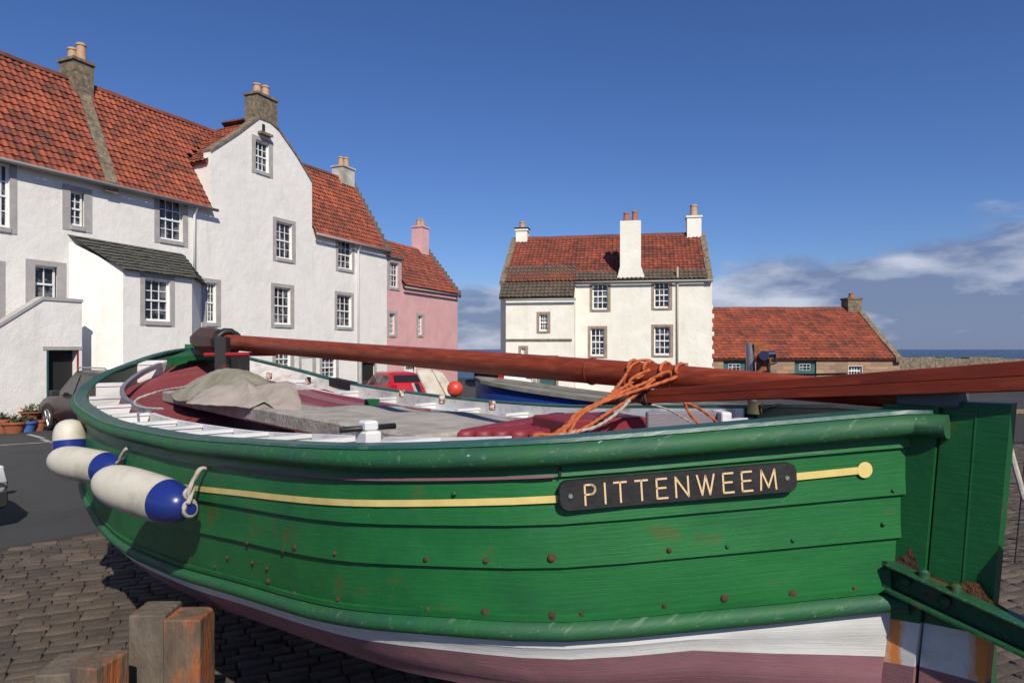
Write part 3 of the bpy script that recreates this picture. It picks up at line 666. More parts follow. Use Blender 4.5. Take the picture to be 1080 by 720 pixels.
# ------------------------------------------------------------------ THE BOAT
S = Vector((1.321, 2.275)); Bw = Vector((-3.926, 8.378)); dv = (Bw-S).normalized(); LB = (Bw-S).length; nv = Vector((-dv.y, dv.x)); nv = -nv if nv.y > 0 else nv
wt = np.array([0, .012, .04, .09, .17, .28, .4, .55, .7, .82, .91, .965, .99, 1.]); wv = np.array([0.035, 0.178, 0.524, 1.06, 1.356, 1.434, 1.486, 1.547, 1.516, 1.396, 1.075, 0.60, 0.26, 0.03])
Dt = np.array([0, .1, .25, .4, .55, .7, .82, .92, 1.]); Dv = np.array([0.244, 0.341, 0.436, 0.508, 0.529, 0.505, 0.449, 0.281, 0.03])
Ht = np.array([0, .12, .2, .3, .4, .5, .6, .7, .85, 1.]); Hv = np.array([0.602, 0.56, .605, .655, .72, .765, .775, .735, .65, .60])
def pchip(x, y, q):
    h = np.diff(x); s = np.diff(y)/h; m = np.zeros_like(y)
    for i in range(1, len(x)-1):
        if s[i-1]*s[i] > 0:
            w1 = 2*h[i]+h[i-1]; w2 = h[i]+2*h[i-1]; m[i] = (w1+w2)/(w1/s[i-1]+w2/s[i])
    m[0] = s[0]; m[-1] = s[-1]
    i = min(max(int(np.searchsorted(x, q))-1, 0), len(x)-2); u = (q-x[i])/h[i]
    return float((1+2*u)*(1-u)**2*y[i]+u*(1-u)**2*h[i]*m[i]+u*u*(3-2*u)*y[i+1]+u*u*(u-1)*h[i]*m[i+1])
def BP(u, v, z): q = S+dv*u+nv*v; return Vector((q.x, q.y, H0+z))
Wf = lambda t: pchip(wt, wv, t); Df = lambda t: pchip(Dt, Dv, t); Hf = lambda t: pchip(Ht, Hv, t)
def hullp(t, f, side=1, out=0.):
    t = min(max(t, 0), 1); w_ = Wf(t); h = Hf(t); D = Df(t)
    ratio = .97-.12*max(0, (t-.75)/.25)**1.5; G = .098-.03*min(1, t/.2)+.085*max(0, 1-t/.05); lo_ = .11+.07*max(0, 1-t/.2)
    ks = [0, 1, 1.3, 1.65, 2.0]; endk = min(1, t/.1)*1.0
    vr = [1, ratio, ratio*.985, ratio*(.80+.12*endk), .03]; zz = [0, h, h+G, h+G+lo_, h+G+lo_+.2]
    i = max(0, min(3, sum(1 for k in ks[1:4] if f > k))); a = (f-ks[i])/(ks[i+1]-ks[i])
    r = vr[i]+(vr[i+1]-vr[i])*a; z = zz[i]+(zz[i+1]-zz[i])*a
    if f <= 1: r += .012*math.sin(math.pi*f)
    du = (.058*min(f, 1.5)-.032)*max(0, 1-t/.12)**2 - .35*(min(f, 2)/2)**1.6*max(0, (t-.85)/.15)**2
    u = t*LB+du; v = w_*r
    p = BP(u, side*v, -D-z)
    if out:
        e = 1e-3; w2 = (Wf(min(t+e, 1))-Wf(max(t-e, 0)))/((min(t+e, 1)-max(t-e, 0))*LB)
        nn = (nv*side-dv*w2).normalized(); p += Vector((nn.x, nn.y, 0))*out
    return p
boat = root('fishing_boat', 'green clinker boat with white and maroon bottom on timber blocks, PITTENWEEM nameplate', 'boat', BP(LB/2, 0, -H0))
def paint(name, base, alt, rough=.35, **k):
    """gloss boat paint with brush grain along the planks and worn patches"""
    global nt
    m = material(name, base, rough, alt, scale=2.5, coords='UV', stretch=(1, 1, 1), **k); nt = m.node_tree
    b = nt.nodes['Principled BSDF']; t = nt.nodes['Texture Coordinate']
    mp_ = N('ShaderNodeMapping'); mp_.inputs['Scale'].default_value = (2.2, 34, 1); LK(t.outputs['UV'], mp_.inputs[0])
    n = N('ShaderNodeTexNoise'); setin(n, Scale=3., Detail=8., Roughness=.65, Distortion=.6); LK(mp_.outputs[0], n.inputs['Vector'])
    bp = N('ShaderNodeBump'); setin(bp, Strength=.42, Distance=.004); LK(n.outputs['Fac'], bp.inputs['Height'])
    n2 = N('ShaderNodeTexNoise'); setin(n2, Scale=9., Detail=3.); LK(t.outputs['Object'], n2.inputs['Vector'])
    bp2 = N('ShaderNodeBump'); setin(bp2, Strength=.18, Distance=.02); LK(n2.outputs['Fac'], bp2.inputs['Height']); LK(bp.outputs[0], bp2.inputs['Normal']); LK(bp2.outputs[0], b.inputs['Normal'])
    r = N('ShaderNodeMapRange'); setin(r, **{'To Min': rough-.08, 'To Max': rough+.22}); LK(n.outputs['Fac'], r.inputs['Value']); LK(r.outputs[0], b.inputs['Roughness'])
    return m
GREEN = paint('green_gloss_paint', (.006, .108, .022), (.013, .145, .034), .44, speck=((.08, .18, .11), 48., .70), rust=.3, rscale=5., rustcol=(.11, .05, .012), dirt=((.006, .070, .028), 3., .7))
WORN = paint('worn_green_paint', (.010, .11, .027), (.018, .085, .036), .58, rust=.40, rscale=46., rustcol=(.11, .20, .13), dirt=((.01, .06, .05), 6., .7), speck=((.36, .40, .36), 60., .70))
CAPM = paint('teal_cap_paint', (.015, .075, .062), (.025, .10, .075), .35, rust=.3, rscale=10., rustcol=(.16, .2, .15))
DGREEN = paint('dark_green_paint', (.005, .085, .021), (.008, .10, .028), .36, rust=.12, rscale=5.)
IGREEN = material('inner_dark_green', (.010, .04, .028), .5, (.015, .055, .035), 4.)
BWHITE = paint('boat_white_paint', (.62, .62, .60), (.52, .52, .50), .55, rust=.15, rscale=3., rustcol=(.30, .29, .27), dirt=((.38, .36, .33), 4., .4))
MAROON = paint('maroon_antifouling', (.25, .115, .13), (.19, .085, .10), .75, rust=.5, rscale=6., rustcol=(.14, .10, .09), dirt=((.2, .08, .09), 5., .6))
RUST = material('rusty_iron', (.13, .045, .018), .85, (.05, .025, .015), 12., bump=.8, bscale=60)
TS = np.concatenate([np.array([0, .003, .007, .012, .02, .03, .04, .05, .065, .08, .095]), np.linspace(.11, .88, 70), np.linspace(.89, 1, 20)])
FS = []                                   # (f, outward offset) : clinker laps
laps = [(.0, .125), (.125, .385), (.385, .625), (.625, .95)]
for a, b in laps: FS += [(a+.004, -.004), (a+(b-a)*.33, -.001), (a+(b-a)*.66, .003), (b-.003, .009)]
def hull_strip(name, fs, mat, smooth=True, sides=(1, -1), ts=TS, parent=boat):
    mb = MB()
    for sd_ in sides:
        rows = [[hullp(t, f, sd_, o_) for t in ts] for f, o_ in fs]
        uv = [[(t*LB, f*.6) for t in ts] for f, o_ in fs]; mb.loft(rows, uv=uv)
    return obj(name, mb, mat, parent, smooth='auto', fix=False)
hull_strip('hull', FS+[(1.0, 0)], GREEN)
hull_strip('boot_top', [(1.0, .002), (1.1, .003), (1.17, .005), (1.185, .001), (1.3, .0)], BWHITE)
hull_strip('bottom', [(1.3, -.001), (1.42, .0), (1.53, .003), (1.545, -.002), (1.65, -.002), (1.8, 0), (2.0, 0)], MAROON)
# mouldings swept along the hull
def moulding(name, f, section, mat, sides=(1, -1), ts=TS, parent=boat, smooth='auto', ext=0.):
    """section: list of (outward, up)"""
    mb = MB()
    for sd_ in sides:
        rows = []; uvr = []
        for k, t in enumerate(ts):
            base = hullp(t, f, sd_); o1 = hullp(t, f, sd_, 1.)-base
            if k == 0 and ext: base = base+Vector((-dv.x, -dv.y, 0))*ext; o1 = Vector((nv.x, nv.y, 0))*sd_
            rows.append([base+o1*a+Vector((0, 0, b)) for a, b in section]); uvr.append([(t*LB, i*.03) for i in range(len(section))])
        mb.loft(rows, close=True, cap=True, uv=None)
        base_i = len(mb.f)
    # UV along length
    return obj(name, mb, mat, parent, smooth=smooth)
arc = [(-.03, -.037)]+[(.012+.044*math.cos(a), .038*math.sin(a)) for a in np.linspace(-1.45, 1.45, 9)]+[(-.03, .038)]
def uvobj(o, LBs=1):                       # planar UV for parts lacking one: along the boat, up
    me = o.data; l = me.uv_layers.new(name='UVMap') if not me.uv_layers else me.uv_layers[0]; M = gmat(o.parent)
    for p in me.polygons:
        for li in p.loop_indices:
            q = M @ me.vertices[me.loops[li].vertex_index].co; d2 = Vector((q.x, q.y))-S; l.data[li].uv = (d2.dot(dv), q.z+d2.dot(nv)*.3)
    return o
uvobj(moulding('gunwale_moulding', 0, arc, WORN, ext=.10))
uvobj(moulding('gunwale_cap', 0, [(.030, .0385), (.024, .050), (-.07, .050), (-.07, .030)], CAPM, ext=.06))
lowarc = [(-.02, -.028)]+[(.006+.036*math.cos(a), .032*math.sin(a)) for a in np.linspace(-1.4, 1.4, 7)]+[(-.02, .03)]
uvobj(moulding('rubbing_strake', .98, lowarc, WORN, ext=.05))
uvobj(moulding('rubbing_strake', .905, [(-.01, -.012), (.014, -.01), (.016, .008), (-.01, .012)], GREEN))
# keel, stem, sternpost, rudder
def plate(name, pts, half, mat, parent=boat, uvq=True):
    mb = MB(); mb.prism(pts, half, -half, lambda p, q, t: BP(p, t, q)); o = obj(name, mb, mat, parent)
    uvobj(o); return o
kz_ = [-Df(t)-(Hf(t)+.07+.085+.2) for t in (0.02, .3, .6, .9)]
plate('keel', [(.02, -1.15), (.3*LB, kz_[1]+.05), (.6*LB, kz_[2]+.05), (.9*LB-.3, kz_[3]+.1), (.9*LB-.3, -1.74), (.05, -1.74)], .045, MAROON)
SP = plate('sternpost', [(.06, -.182), (-.105, -.182), (-.052, -.885), (.15, -.91)], .05, DGREEN)

plate('sternpost', [(.15, -1.06), (-.035, -1.03), (-.02, -1.2), (.05, -1.2)], .051, MAROON)
RD = plate('rudder', [(-.112, -.166), (-.292, -.163), (-.238, -.87), (-.058, -.885)], .032, DGREEN)
def streaky(name, lanes):
    global nt
    m = paint(name, (.60, .60, .58), (.50, .50, .48), .6, rust=.2, rscale=6., rustcol=(.36, .30, .2)); nt = m.node_tree; b = nt.nodes['Principled BSDF']; t = nt.nodes['Texture Coordinate']
    src = b.inputs['Base Color'].links[0].from_socket; sp_ = N('ShaderNodeSeparateXYZ'); LK(t.outputs['UV'], sp_.inputs[0])
    n = N('ShaderNodeTexNoise'); setin(n, Scale=26., Detail=8., Roughness=.7); mq = N('ShaderNodeMapping'); mq.inputs['Scale'].default_value = (1.6, .5, 1); LK(t.outputs['UV'], mq.inputs[0]); LK(mq.outputs[0], n.inputs['Vector'])
    tot = None
    for u0, wd in lanes:
        d = M_('SUBTRACT', 1.0, M_('DIVIDE', M_('ABSOLUTE', M_('SUBTRACT', sp_.outputs['X'], u0)), wd)); d = M_('ADD', d, M_('MULTIPLY', M_('SUBTRACT', n.outputs['Fac'], .5), 2.2)); d = M_('MULTIPLY', d, 1.6, True)
        tot = d if tot is None else M_('MAXIMUM', tot, d)
    mm = N('ShaderNodeMix', data_type='RGBA'); LK(M_('MULTIPLY', tot, .97), mm.inputs['Factor']); LK(src, mm.inputs['A']); mm.inputs['B'].default_value = (.62, .20, .03, 1); LK(mm.outputs['Result'], b.inputs['Base Color']); return m
RW = streaky('rust_streaked_white', ((.028, .032), (-.225, .048)))
plate('rudder', [(-.058, -.885), (-.238, -.87), (-.225, -1.02), (-.045, -1.03)], .033, RW)
plate('sternpost', [(.15, -.91), (-.052, -.885), (-.035, -1.03), (.15, -1.06)], .051, RW)
plate('rudder', [(-.045, -1.03), (-.225, -1.02), (-.215, -1.2), (-.035, -1.2)], .033, MAROON)
plate('rudder', [(-.203, -.167), (-.207, -.167), (-.16, -.86), (-.156, -.86)], .034, GREEN)
g = MB()
for uu in (.045, -.23): 
    for k in range(1): pass
def streak(u0, u1, z0, z1, out, name='rust_streak', mat=None):
    mb = MB(); n_ = 8; rs = random.Random(int(u0*1000)+9)
    rows = [[BP(u0+rs.uniform(-.008, .008), out, z0+(z1-z0)*i/n_), BP(u1+rs.uniform(-.008, .008), out, z0+(z1-z0)*i/n_)] for i in range(n_+1)]
    mb.loft(rows); return obj(name, mb, mat or RSTREAK, boat, fix=False)
# stem head, breasthook
plate('stem', [(LB-.12, -1.2), (LB-.05, -.7), (LB+.04, .03), (LB+.13, .06), (LB+.13, -.02), (LB+.06, -.6), (LB-.02, -1.25)], .05, GREEN)
g = MB(); g.add([BP(LB-.02, 0, .01), BP(LB-.55, .42, -.10), BP(LB-.42, 0, -.06), BP(LB-.55, -.42, -.10), BP(LB-.02, 0, -.06), BP(LB-.55, .42, -.16), BP(LB-.42, 0, -.12), BP(LB-.55, -.42, -.16)], [[0, 1, 2], [0, 2, 3], [4, 5, 6], [4, 6, 7], [1, 2, 6, 5], [2, 3, 7, 6]]); obj('breasthook', g, DGREEN, boat)
# yellow stripe and its ball end, nameplate
YEL = material('yellow_paint', (.72, .57, .20), .5, (.60, .46, .15), 9., detail=8., mixpos=(.4, .7))
fy = lambda t: .225+.10*min(1, t*2.2)
def t_of_px(x_, f=.25):
    lo, hi = 0., .9
    def PX(t): p = hullp(t, f, 1); return 540+720*p.x/p.y
    for _ in range(40):
        m = (lo+hi)/2
        if PX(m) > x_: lo = m
        else: hi = m
    return lo
tA, tB, tC, tD = t_of_px(910), t_of_px(840), t_of_px(588), t_of_px(140)
def stripe(t0, t1):
    mb = MB(); n_ = 40
    rows = []
    for sgn in (-.02, .02): rows.append([hullp(t0+(t1-t0)*i/n_, fy(t0+(t1-t0)*i/n_)+sgn, 1, .0095) for i in range(n_+1)])
    mb.loft(rows); return obj('yellow_stripe', mb, YEL, boat, fix=False)
stripe(tA, t_of_px(835)); stripe(tC, .62)
pc = hullp(tA, fy(tA), 1, .0098); nrm_ = (hullp(tA, .25, 1, 1.)-hullp(tA, .25, 1)); tan_ = Vector((-nrm_.y, nrm_.x, 0)).normalized()
g = MB(); g.add([pc+tan_*.026*math.cos(a)+Vector((0, 0, .026*math.sin(a))) for a in np.linspace(0, 2*math.pi, 25)[:-1]], [list(range(24))]); obj('yellow_stripe', g, YEL, boat, fix=False)
# nameplate
BLACK = material('black_board', (.010, .010, .011), .55, (.02, .02, .02), 20., bump=.12, bscale=60, speck=((.16, .16, .14), 150., .76))
GOLD = material('cream_lettering', (.72, .50, .27), .6)
PA = px(589, 523, 1); PB = px(839, 501.5, 1)
pa = hullp(t_of_px(592), .25, 1, .012); pb = hullp(t_of_px(836), .25, 1, .012)
Za, Zb = pa.y-.012, pb.y-.010
PA = px(589, 523, Za); PB = px(839, 502, Zb); ex = (PB-PA); LP = ex.length; ex.normalize(); ey = Vector((0, 0, 1)); ey = (ey-ex*ey.dot(ex)).normalized(); ez = ex.cross(ey)   # ez towards camera
HP = .094
def NP(a, b, c): return PA+ex*a+ey*b+ez*c
outline = []
for (cx_, cy_, a0, a1) in ((LP-.03, -HP/2+.03, -90, 0), (LP-.03, HP/2-.03, 0, 90), (.03, HP/2-.03, 90, 180), (.03, -HP/2+.03, 180, 270)):
    for a in np.linspace(R(a0), R(a1), 6): outline.append((cx_+.03*math.cos(a), cy_+.03*math.sin(a)))
mb = MB(); n_ = len(outline)
rows = [[NP(p, q, -.008) for p, q in outline], [NP(p, q, .008) for p, q in outline], [NP(LP/2+(p-LP/2)*.993, q*.95, .012) for p, q in outline]]
mb.loft(rows, close=True, cap=True); plate_o = obj('nameplate', mb, BLACK, boat)
glyph = {'P': (.55, [[(0, 0), (0, 1)], 'bowl']), 'I': (.0, [[(0, 0), (0, 1)]]), 'T': (.62, [[(.31, 0), (.31, 1)], [(0, 1), (.62, 1)]]), 'E': (.52, [[(0, 0), (0, 1)], [(0, 1), (.52, 1)], [(0, .53), (.46, .53)], [(0, 0), (.54, 0)]]),
         'N': (.66, [[(0, 0), (0, 1)], [(0, 1), (.66, 0)], [(.66, 0), (.66, 1)]]), 'W': (.90, [[(0, 1), (.24, 0)], [(.24, 0), (.45, .95)], [(.45, .95), (.66, 0)], [(.66, 0), (.90, 1)]]), 'M': (.84, [[(0, 0), (.06, 1)], [(.06, 1), (.42, .12)], [(.42, .12), (.78, 1)], [(.78, 1), (.84, 0)]])}
mb = MB(); hL = .060; sw_ = .0056; word = 'PITTENWEEM'
tot = sum(glyph[c][0] for c in word)*hL; x0n, x1n = LP*.105, LP*.905; gap = (x1n-x0n-tot)/(len(word)-1); cx_ = x0n
def stroke(p, q):
    p = Vector(p)*hL; q = Vector(q)*hL; d_ = (q-p).normalized(); o_ = Vector((-d_.y, d_.x))*sw_/2; e_ = d_*sw_/2
    qs = [p-o_-e_, q-o_+e_, q+o_+e_, p+o_-e_]
    mb_[0].add([NP(cx_+v.x, v.y-hL/2, .0125) for v in qs]+[NP(cx_+v.x, v.y-hL/2, .0145) for v in qs], [[4, 5, 6, 7], [0, 1, 5, 4], [1, 2, 6, 5], [2, 3, 7, 6], [3, 0, 4, 7]])
for c in word:
    mb_ = [MB()]
    for st in glyph[c][1]:
        if st == 'bowl':
            pts = [(0, 1), (.3, 1)]+[(.3+.24*math.sin(a), .755+.245*math.cos(a)) for a in np.linspace(.3, math.pi-.3, 7)]+[(.3, .51), (0, .51)]
            for a, b in zip(pts[:-1], pts[1:]): stroke(a, b)
        else: stroke(*st)
    cx_ += glyph[c][0]*hL+gap
    obj('letter', mb_[0], GOLD, plate_o, fix=False)
for a in (.035, LP-.035):
    g = MB(); g.tube([NP(a, 0, .011), NP(a, 0, .016)], .007, n=10); obj('screw', g, material('screw_grey', (.3, .28, .25), .5, metal=.5), plate_o)
STAIN = material('rust_stain', (.013, .11, .035), .5, (.14, .06, .018), 45., mixpos=(.42, .6), detail=8.)
# bolts and rust heads along the strakes
for f_, xs in ((.575, (312, 355, 450, 513, 582, 705, 766, 835)), (.88, (312, 358, 452, 512, 582, 613, 700, 763, 835, 900)), (.2, (480,)), (.78, (932,)), (.55, (930,)), (.36, (940,)), (.76, (241, 268, 283)), (.85, (228, 284)), (.62, (262, 300))):
    for x_ in xs:
        t_ = t_of_px(x_, f_); ff = f_+random.uniform(-.012, .012); p = hullp(t_, ff, 1, .004); q = hullp(t_, ff, 1, .014); r_ = random.choice((.006, .007, .010))
        g = MB(); g.tube([p, p.lerp(q, .6), q], [r_*1.3, r_*1.2, r_*.6], n=9); obj('bolt', g, RUST if r_ > .006 or f_ > .6 else WORN, boat, smooth='auto')
# seam line / joint in the top plank, at px 592
g = MB(); t_ = t_of_px(592, .06); g.loft([[hullp(t_, .03, 1, .012), hullp(t_+.0006, .03, 1, .012)], [hullp(t_, .12, 1, .0145), hullp(t_+.0006, .12, 1, .0145)]]); obj('plank_joint', g, DARK, boat, fix=False)
g = MB(); tm = [t_of_px(x_, .11) for x_ in np.linspace(585, 235, 30)]; g.loft([[hullp(t, .108, 1, .0105) for t in tm], [hullp(t, .124, 1, .0105) for t in tm]]); obj('plank_joint', g, MAROON, boat, fix=False)

# ---- inside: knees, waterway, coaming, deck
TI = np.linspace(.03, .985, 70)
def innerp(t, ins, z, side=1):
    w_ = max(.01, Wf(t)-ins); return BP(t*LB, side*w_, -Df(t)+z)
def strip_in(name, mat, prof, ts, sides=(1, -1)):
    mb = MB()
    for sd_ in sides:
        rows = [[innerp(t, a, b, sd_) for a, b in prof] for t in ts]; mb.loft(rows, close=True, cap=True)
    return uvobj(obj(name, mb, mat, boat, smooth='auto'))
IWHITE = paint('inside_white_paint', (.70, .70, .69), (.60, .59, .57), .55, rust=.3, rscale=5., rustcol=(.36, .16, .07), dirt=((.26, .24, .21), 7., .8))
LILAC = paint('lilac_grey_paint', (.16, .14, .175), (.20, .18, .21), .5, rust=.2, rscale=5.)
strip_in('bulwark_lining', IWHITE, [(.065, .030), (.085, .030), (.085, -.16), (.065, -.16)], TI[(TI > .16)], sides=(-1,))
strip_in('bulwark_lining', IWHITE, [(.065, .030), (.085, .030), (.085, -.16), (.065, -.16)], TI[(TI > .16) & (TI < .6)], sides=(1,))
strip_in('bulwark_lining', material('dull_green_paint', (.05, .09, .06), .6, (.08, .10, .075), 5., rust=.3), [(.065, .030), (.085, .030), (.085, -.22), (.065, -.22)], TI[(TI > .595)], sides=(1,))
strip_in('bulwark_lining', IGREEN, [(.062, .030), (.09, .030), (.09, -.30), (.062, -.30)], np.linspace(.02, .155, 12))
strip_in('waterway', IWHITE, [(.086, -.17), (.36, -.17), (.36, -.20), (.086, -.20)], TI[(TI > .17) & (TI < .62)])
strip_in('coaming', IWHITE, [(.34, .045), (.375, .045), (.375, -.17), (.34, -.17)], TI[(TI > .12) & (TI < .60)], sides=(1,))
strip_in('coaming', LILAC, [(.335, .065), (.375, .065), (.375, .015), (.335, .015)], TI[(TI > .605) & (TI < .95)], sides=(1,))
strip_in('coaming', IWHITE, [(.34, -.04), (.375, -.04), (.375, -.15), (.34, -.15)], TI[(TI > .12) & (TI < .9)], sides=(-1,))
for sd_ in (1, -1):
    t_ = .16
    while t_ < .95:
        g = MB(); top_ = .03 if sd_ == 1 else -.04; a = t_; b = t_+.008; i0, i1 = .087, .338
        def K(t, i, z): return innerp(t, i, z, sd_)
        th_ = .045/LB
        ib = i0+(i1-i0)*.72
        vs = [K(a, i0, -.17), K(a, ib, -.17), K(a, i1, top_), K(a, i0, top_)]; vs += [K(a+th_*1.3, i0, -.17), K(a+th_*1.3, ib, -.17), K(a+th_*1.3, i1, top_), K(a+th_*1.3, i0, top_)]
        g.add(vs, [[0, 1, 2, 3], [4, 5, 6, 7], [0, 1, 5, 4], [1, 2, 6, 5], [2, 3, 7, 6], [3, 0, 4, 7]])
        vs = [K(a-th_*.2, i0, top_), K(a-th_*.2, i1, top_), K(a+th_*1.5, i1, top_), K(a+th_*1.5, i0, top_)]; g.add(vs+[v+Vector((0, 0, .018)) for v in vs], [[3, 2, 1, 0], [4, 5, 6, 7], [0, 1, 5, 4], [1, 2, 6, 5], [2, 3, 7, 6], [3, 0, 4, 7]])
        uvobj(obj('bulwark_knee', g, IWHITE, boat)); t_ += (.058 if t_ < .5 else .088) if sd_ == 1 else .09
DECK = paint('maroon_deck_paint', (.22, .035, .04), (.17, .032, .036), .6, rust=.4, rscale=4., rustcol=(.16, .06, .05), dirt=((.3, .12, .11), 5., .4))
mb = MB(); rows = []; uvr = []
for t in np.linspace(.03, .97, 60):
    row = []
    cam_ = .10*max(0, min(1, (t-.55)/.2))
    for k in range(17):
        a = -1+2*k/16; ins = .35 if t < .6 else max(.1, .35-(t-.6)*4); w_ = max(.01, Wf(t)-ins) if Wf(t) > ins else .01
        row.append(BP(t*LB, w_*a, -Df(t)-.175+(cam_*1.25+.03)*(1-a*a)))
    rows.append(row)
mb.loft(rows); dk = uvobj(obj('deck', mb, DECK, boat, smooth=True))
# hatch with boards, canvas, beams
HM = paint('red_hatch_paint', (.23, .022, .032), (.19, .02, .028), .45, rust=.25, rscale=6., rustcol=(.3, .14, .13))
STR = material('worn_board_stripes', (.30, .085, .09), .7, (.16, .11, .12), 7., coords='UV', stretch=(.6, 9, 1), mixpos=(.42, .58))
hz = -.455
def bz(u): return -Df(u/LB)-.045
hb = root('hatch_cover', 'worn maroon boards with pale streaks laid fore and aft, ahead of the grey canvas', 'hatch', BP(5.6, -.4, hz))
for i in range(6):
    v0 = -1.12+i*.225; g = MB(); rows = []
    for k in range(9):
        u = 4.55+2.2*k/8; zz = bz(u)+.004*(i % 2); vv = min(.215, 2); rows.append([BP(u, v0, zz-.03), BP(u, v0+vv, zz-.03), BP(u, v0+vv, zz), BP(u, v0, zz)])
    g.loft(rows, close=True, cap=True); uvobj(obj('board', g, STR if i % 2 else HM, hb))
g = MB(); g.box(4.50, 4.55, -1.12, .22, bz(4.55)-.07, bz(4.55)+.012, BP, bev=.004); uvobj(obj('edge_strip', g, HM, hb))
g = MB(); c = px(192*3.6/3.6, 0, 1); p = px(392.5, 427, 5.6); g.box(p.x-.055, p.x+.055, p.y-.04, p.y+.04, p.z-.05, p.z+.05, bev=.004); tag(obj('wooden_block', g, DGREEN), 'small dark green wooden block on the edge of the maroon hatch boards', 'block')
CANV = material('grey_canvas', (.38, .355, .32), .95, (.28, .26, .235), 3.2, bump=.35, bscale=18, dirt=((.14, .13, .10), 4., .6))
def cloth(name, nx, ny, fn, mat, label, cat, thick=.006):
    mb = MB(); mb.loft([[fn(i/nx, j/ny) for j in range(ny+1)] for i in range(nx+1)])
    o = obj(name, mb, mat, smooth=True); m = o.modifiers.new('solid', 'SOLIDIFY'); m.thickness = thick; tag(o, label, cat); return o
def cover(a, b):
    u = .95+3.1*a; v = .36-.72*b; z = -.405-.035*a+.012*noise.noise(Vector((u*3, v*3, 0)))-.03*abs(b-.5)
    if b < .06: z -= (.06-b)/.06*.085; v = .36-.72*.06
    if a < .05: z -= (.05-a)/.05*.08
    z += .012*math.sin(u*5+v*3)
    return BP(u-.25*b*a, v, z)
cloth('canvas_cover', 50, 40, cover, CANV, 'flat grey canvas stretched over the middle of the boat, beside the red boards', 'canvas')
g = MB(); g.box(1.05, 3.9, -.33, .28, -.68, -.47, BP); uvobj(obj('engine_casing', g, DGREEN, boat))
# weathered plank
WEAT = material('weathered_wood', (.40, .37, .32), .9, (.27, .24, .20), 7., bump=.6, bscale=30, stretch=(1, 1, 1), detail=9., dirt=((.14, .13, .10), 5., .5))
g = MB(); g.box(1.92, 6.55, .32, .70, -.525, -.415, BP, bev=.015); g2 = obj('weathered_plank', g, WEAT); tag(g2, 'long thick weathered grey plank lying under the tarpaulins along the boat', 'plank')
# ---- tarpaulins (lumpy heaps)
TARP1 = material('mossy_tarpaulin', (.31, .28, .215), .95, (.20, .185, .125), 3.5, bump=.4, bscale=20, dirt=((.10, .10, .05), 5., .6))
TARP2 = material('beige_tarpaulin', (.42, .355, .30), .95, (.33, .28, .235), 3., bump=.4, bscale=22, dirt=((.2, .18, .13), 6., .5))
def sheet(rows, sub, smooth_, amp, name, mat, label):
    P_ = [[px(*q) for q in r] for r in rows]
    def cr_(p0, p1, p2, p3, t): return .5*((2*p1)+(p2-p0)*t+(2*p0-5*p1+4*p2-p3)*t*t+(3*p1-p0-3*p2+p3)*t**3)
    def line(pts):
        out = []
        for i in range(len(pts)-1):
            for k in range(sub):
                t = k/sub
                out.append(cr_(pts[max(i-1, 0)], pts[i], pts[i+1], pts[min(i+2, len(pts)-1)], t) if smooth_ else pts[i].lerp(pts[i+1], t))
        return out+[pts[-1]]
    R1 = [line(r) for r in P_]; cols_ = [line([R1[i][j] for i in range(len(R1))]) for j in range(len(R1[0]))]
    mb = MB(); mb.loft([[p+Vector((0, 0, amp*noise.noise(p*9)+amp*.6*noise.noise(p*24))) for p in c] for c in cols_])
    o = obj(name, mb, mat, smooth=True)
    if not smooth_: o.data.set_sharp_from_angle(angle=R(28))
    m = o.modifiers.new('solid', 'SOLIDIFY'); m.thickness = .008; tag(o, label, 'tarpaulin'); return o
sheet([[(188, 412, 7.0), (200, 404, 6.9), (215, 397, 6.8), (235, 393, 6.7), (255, 393, 6.6), (270, 397, 6.5), (285, 405, 6.3), (294, 412, 6.2)],
       [(182, 414, 6.5), (198, 405, 6.3), (214, 396, 6.2), (232, 389.5, 6.1), (250, 389, 6.0), (266, 393, 5.9), (280, 400, 5.8), (292, 410, 5.7)],
       [(180, 417, 6.2), (195, 412, 6.0), (212, 408, 5.85), (232, 404, 5.75), (250, 400, 5.65), (266, 403, 5.6), (282, 408, 5.5), (293, 414, 5.4)],
       [(183, 421, 6.05), (196, 423, 5.85), (211, 421, 5.72), (232, 421, 5.62), (250, 416, 5.5), (266, 415, 5.45), (282, 415, 5.4), (293, 418, 5.35)]], 5, True, .012, 'folded_tarpaulin', TARP1, 'mossy grey-green tarpaulin humped up next to the black mast post')
sheet([[(214, 410, 5.9), (230, 405, 5.8), (246, 404, 5.7), (257, 397, 5.6), (268, 406, 5.5), (285, 403, 5.4), (303, 402, 5.3), (311, 404, 5.2)],
       [(204, 418, 5.6), (227, 411, 5.5), (247, 411, 5.4), (261, 404, 5.3), (275, 412, 5.25), (291, 408, 5.1), (307, 410, 5.0), (317, 421, 4.9)],
       [(198, 423, 5.45), (224, 419, 5.3), (250, 420, 5.2), (264, 416, 5.1), (277, 421, 5.0), (290, 420, 4.95), (309, 424, 4.8), (320, 431, 4.75)],
       [(196, 425, 5.35), (222, 427, 5.15), (249, 428, 5.0), (263, 430, 4.9), (279, 422, 4.88), (291, 432, 4.72), (309, 436, 4.6), (323, 438, 4.55)]], 4, False, .008, 'folded_tarpaulin', TARP2, 'pale beige tarpaulin with sharp folds draped over the weathered plank')
g = MB(); q0, q1, q2 = px(264, 431, 4.92), px(281, 421, 4.95), px(292, 434, 4.70); g.add([q0, q1, q2, q0+Vector((0, .05, -.01)), q1+Vector((0, .05, -.01)), q2+Vector((0, .05, -.01))], [[0, 1, 2], [3, 5, 4], [0, 2, 5, 3], [0, 3, 4, 1], [1, 4, 5, 2]]); tag(obj('tarpaulin_corner', g, TARP1), 'small olive triangle of tarpaulin showing under the fold of the beige one', 'tarpaulin')
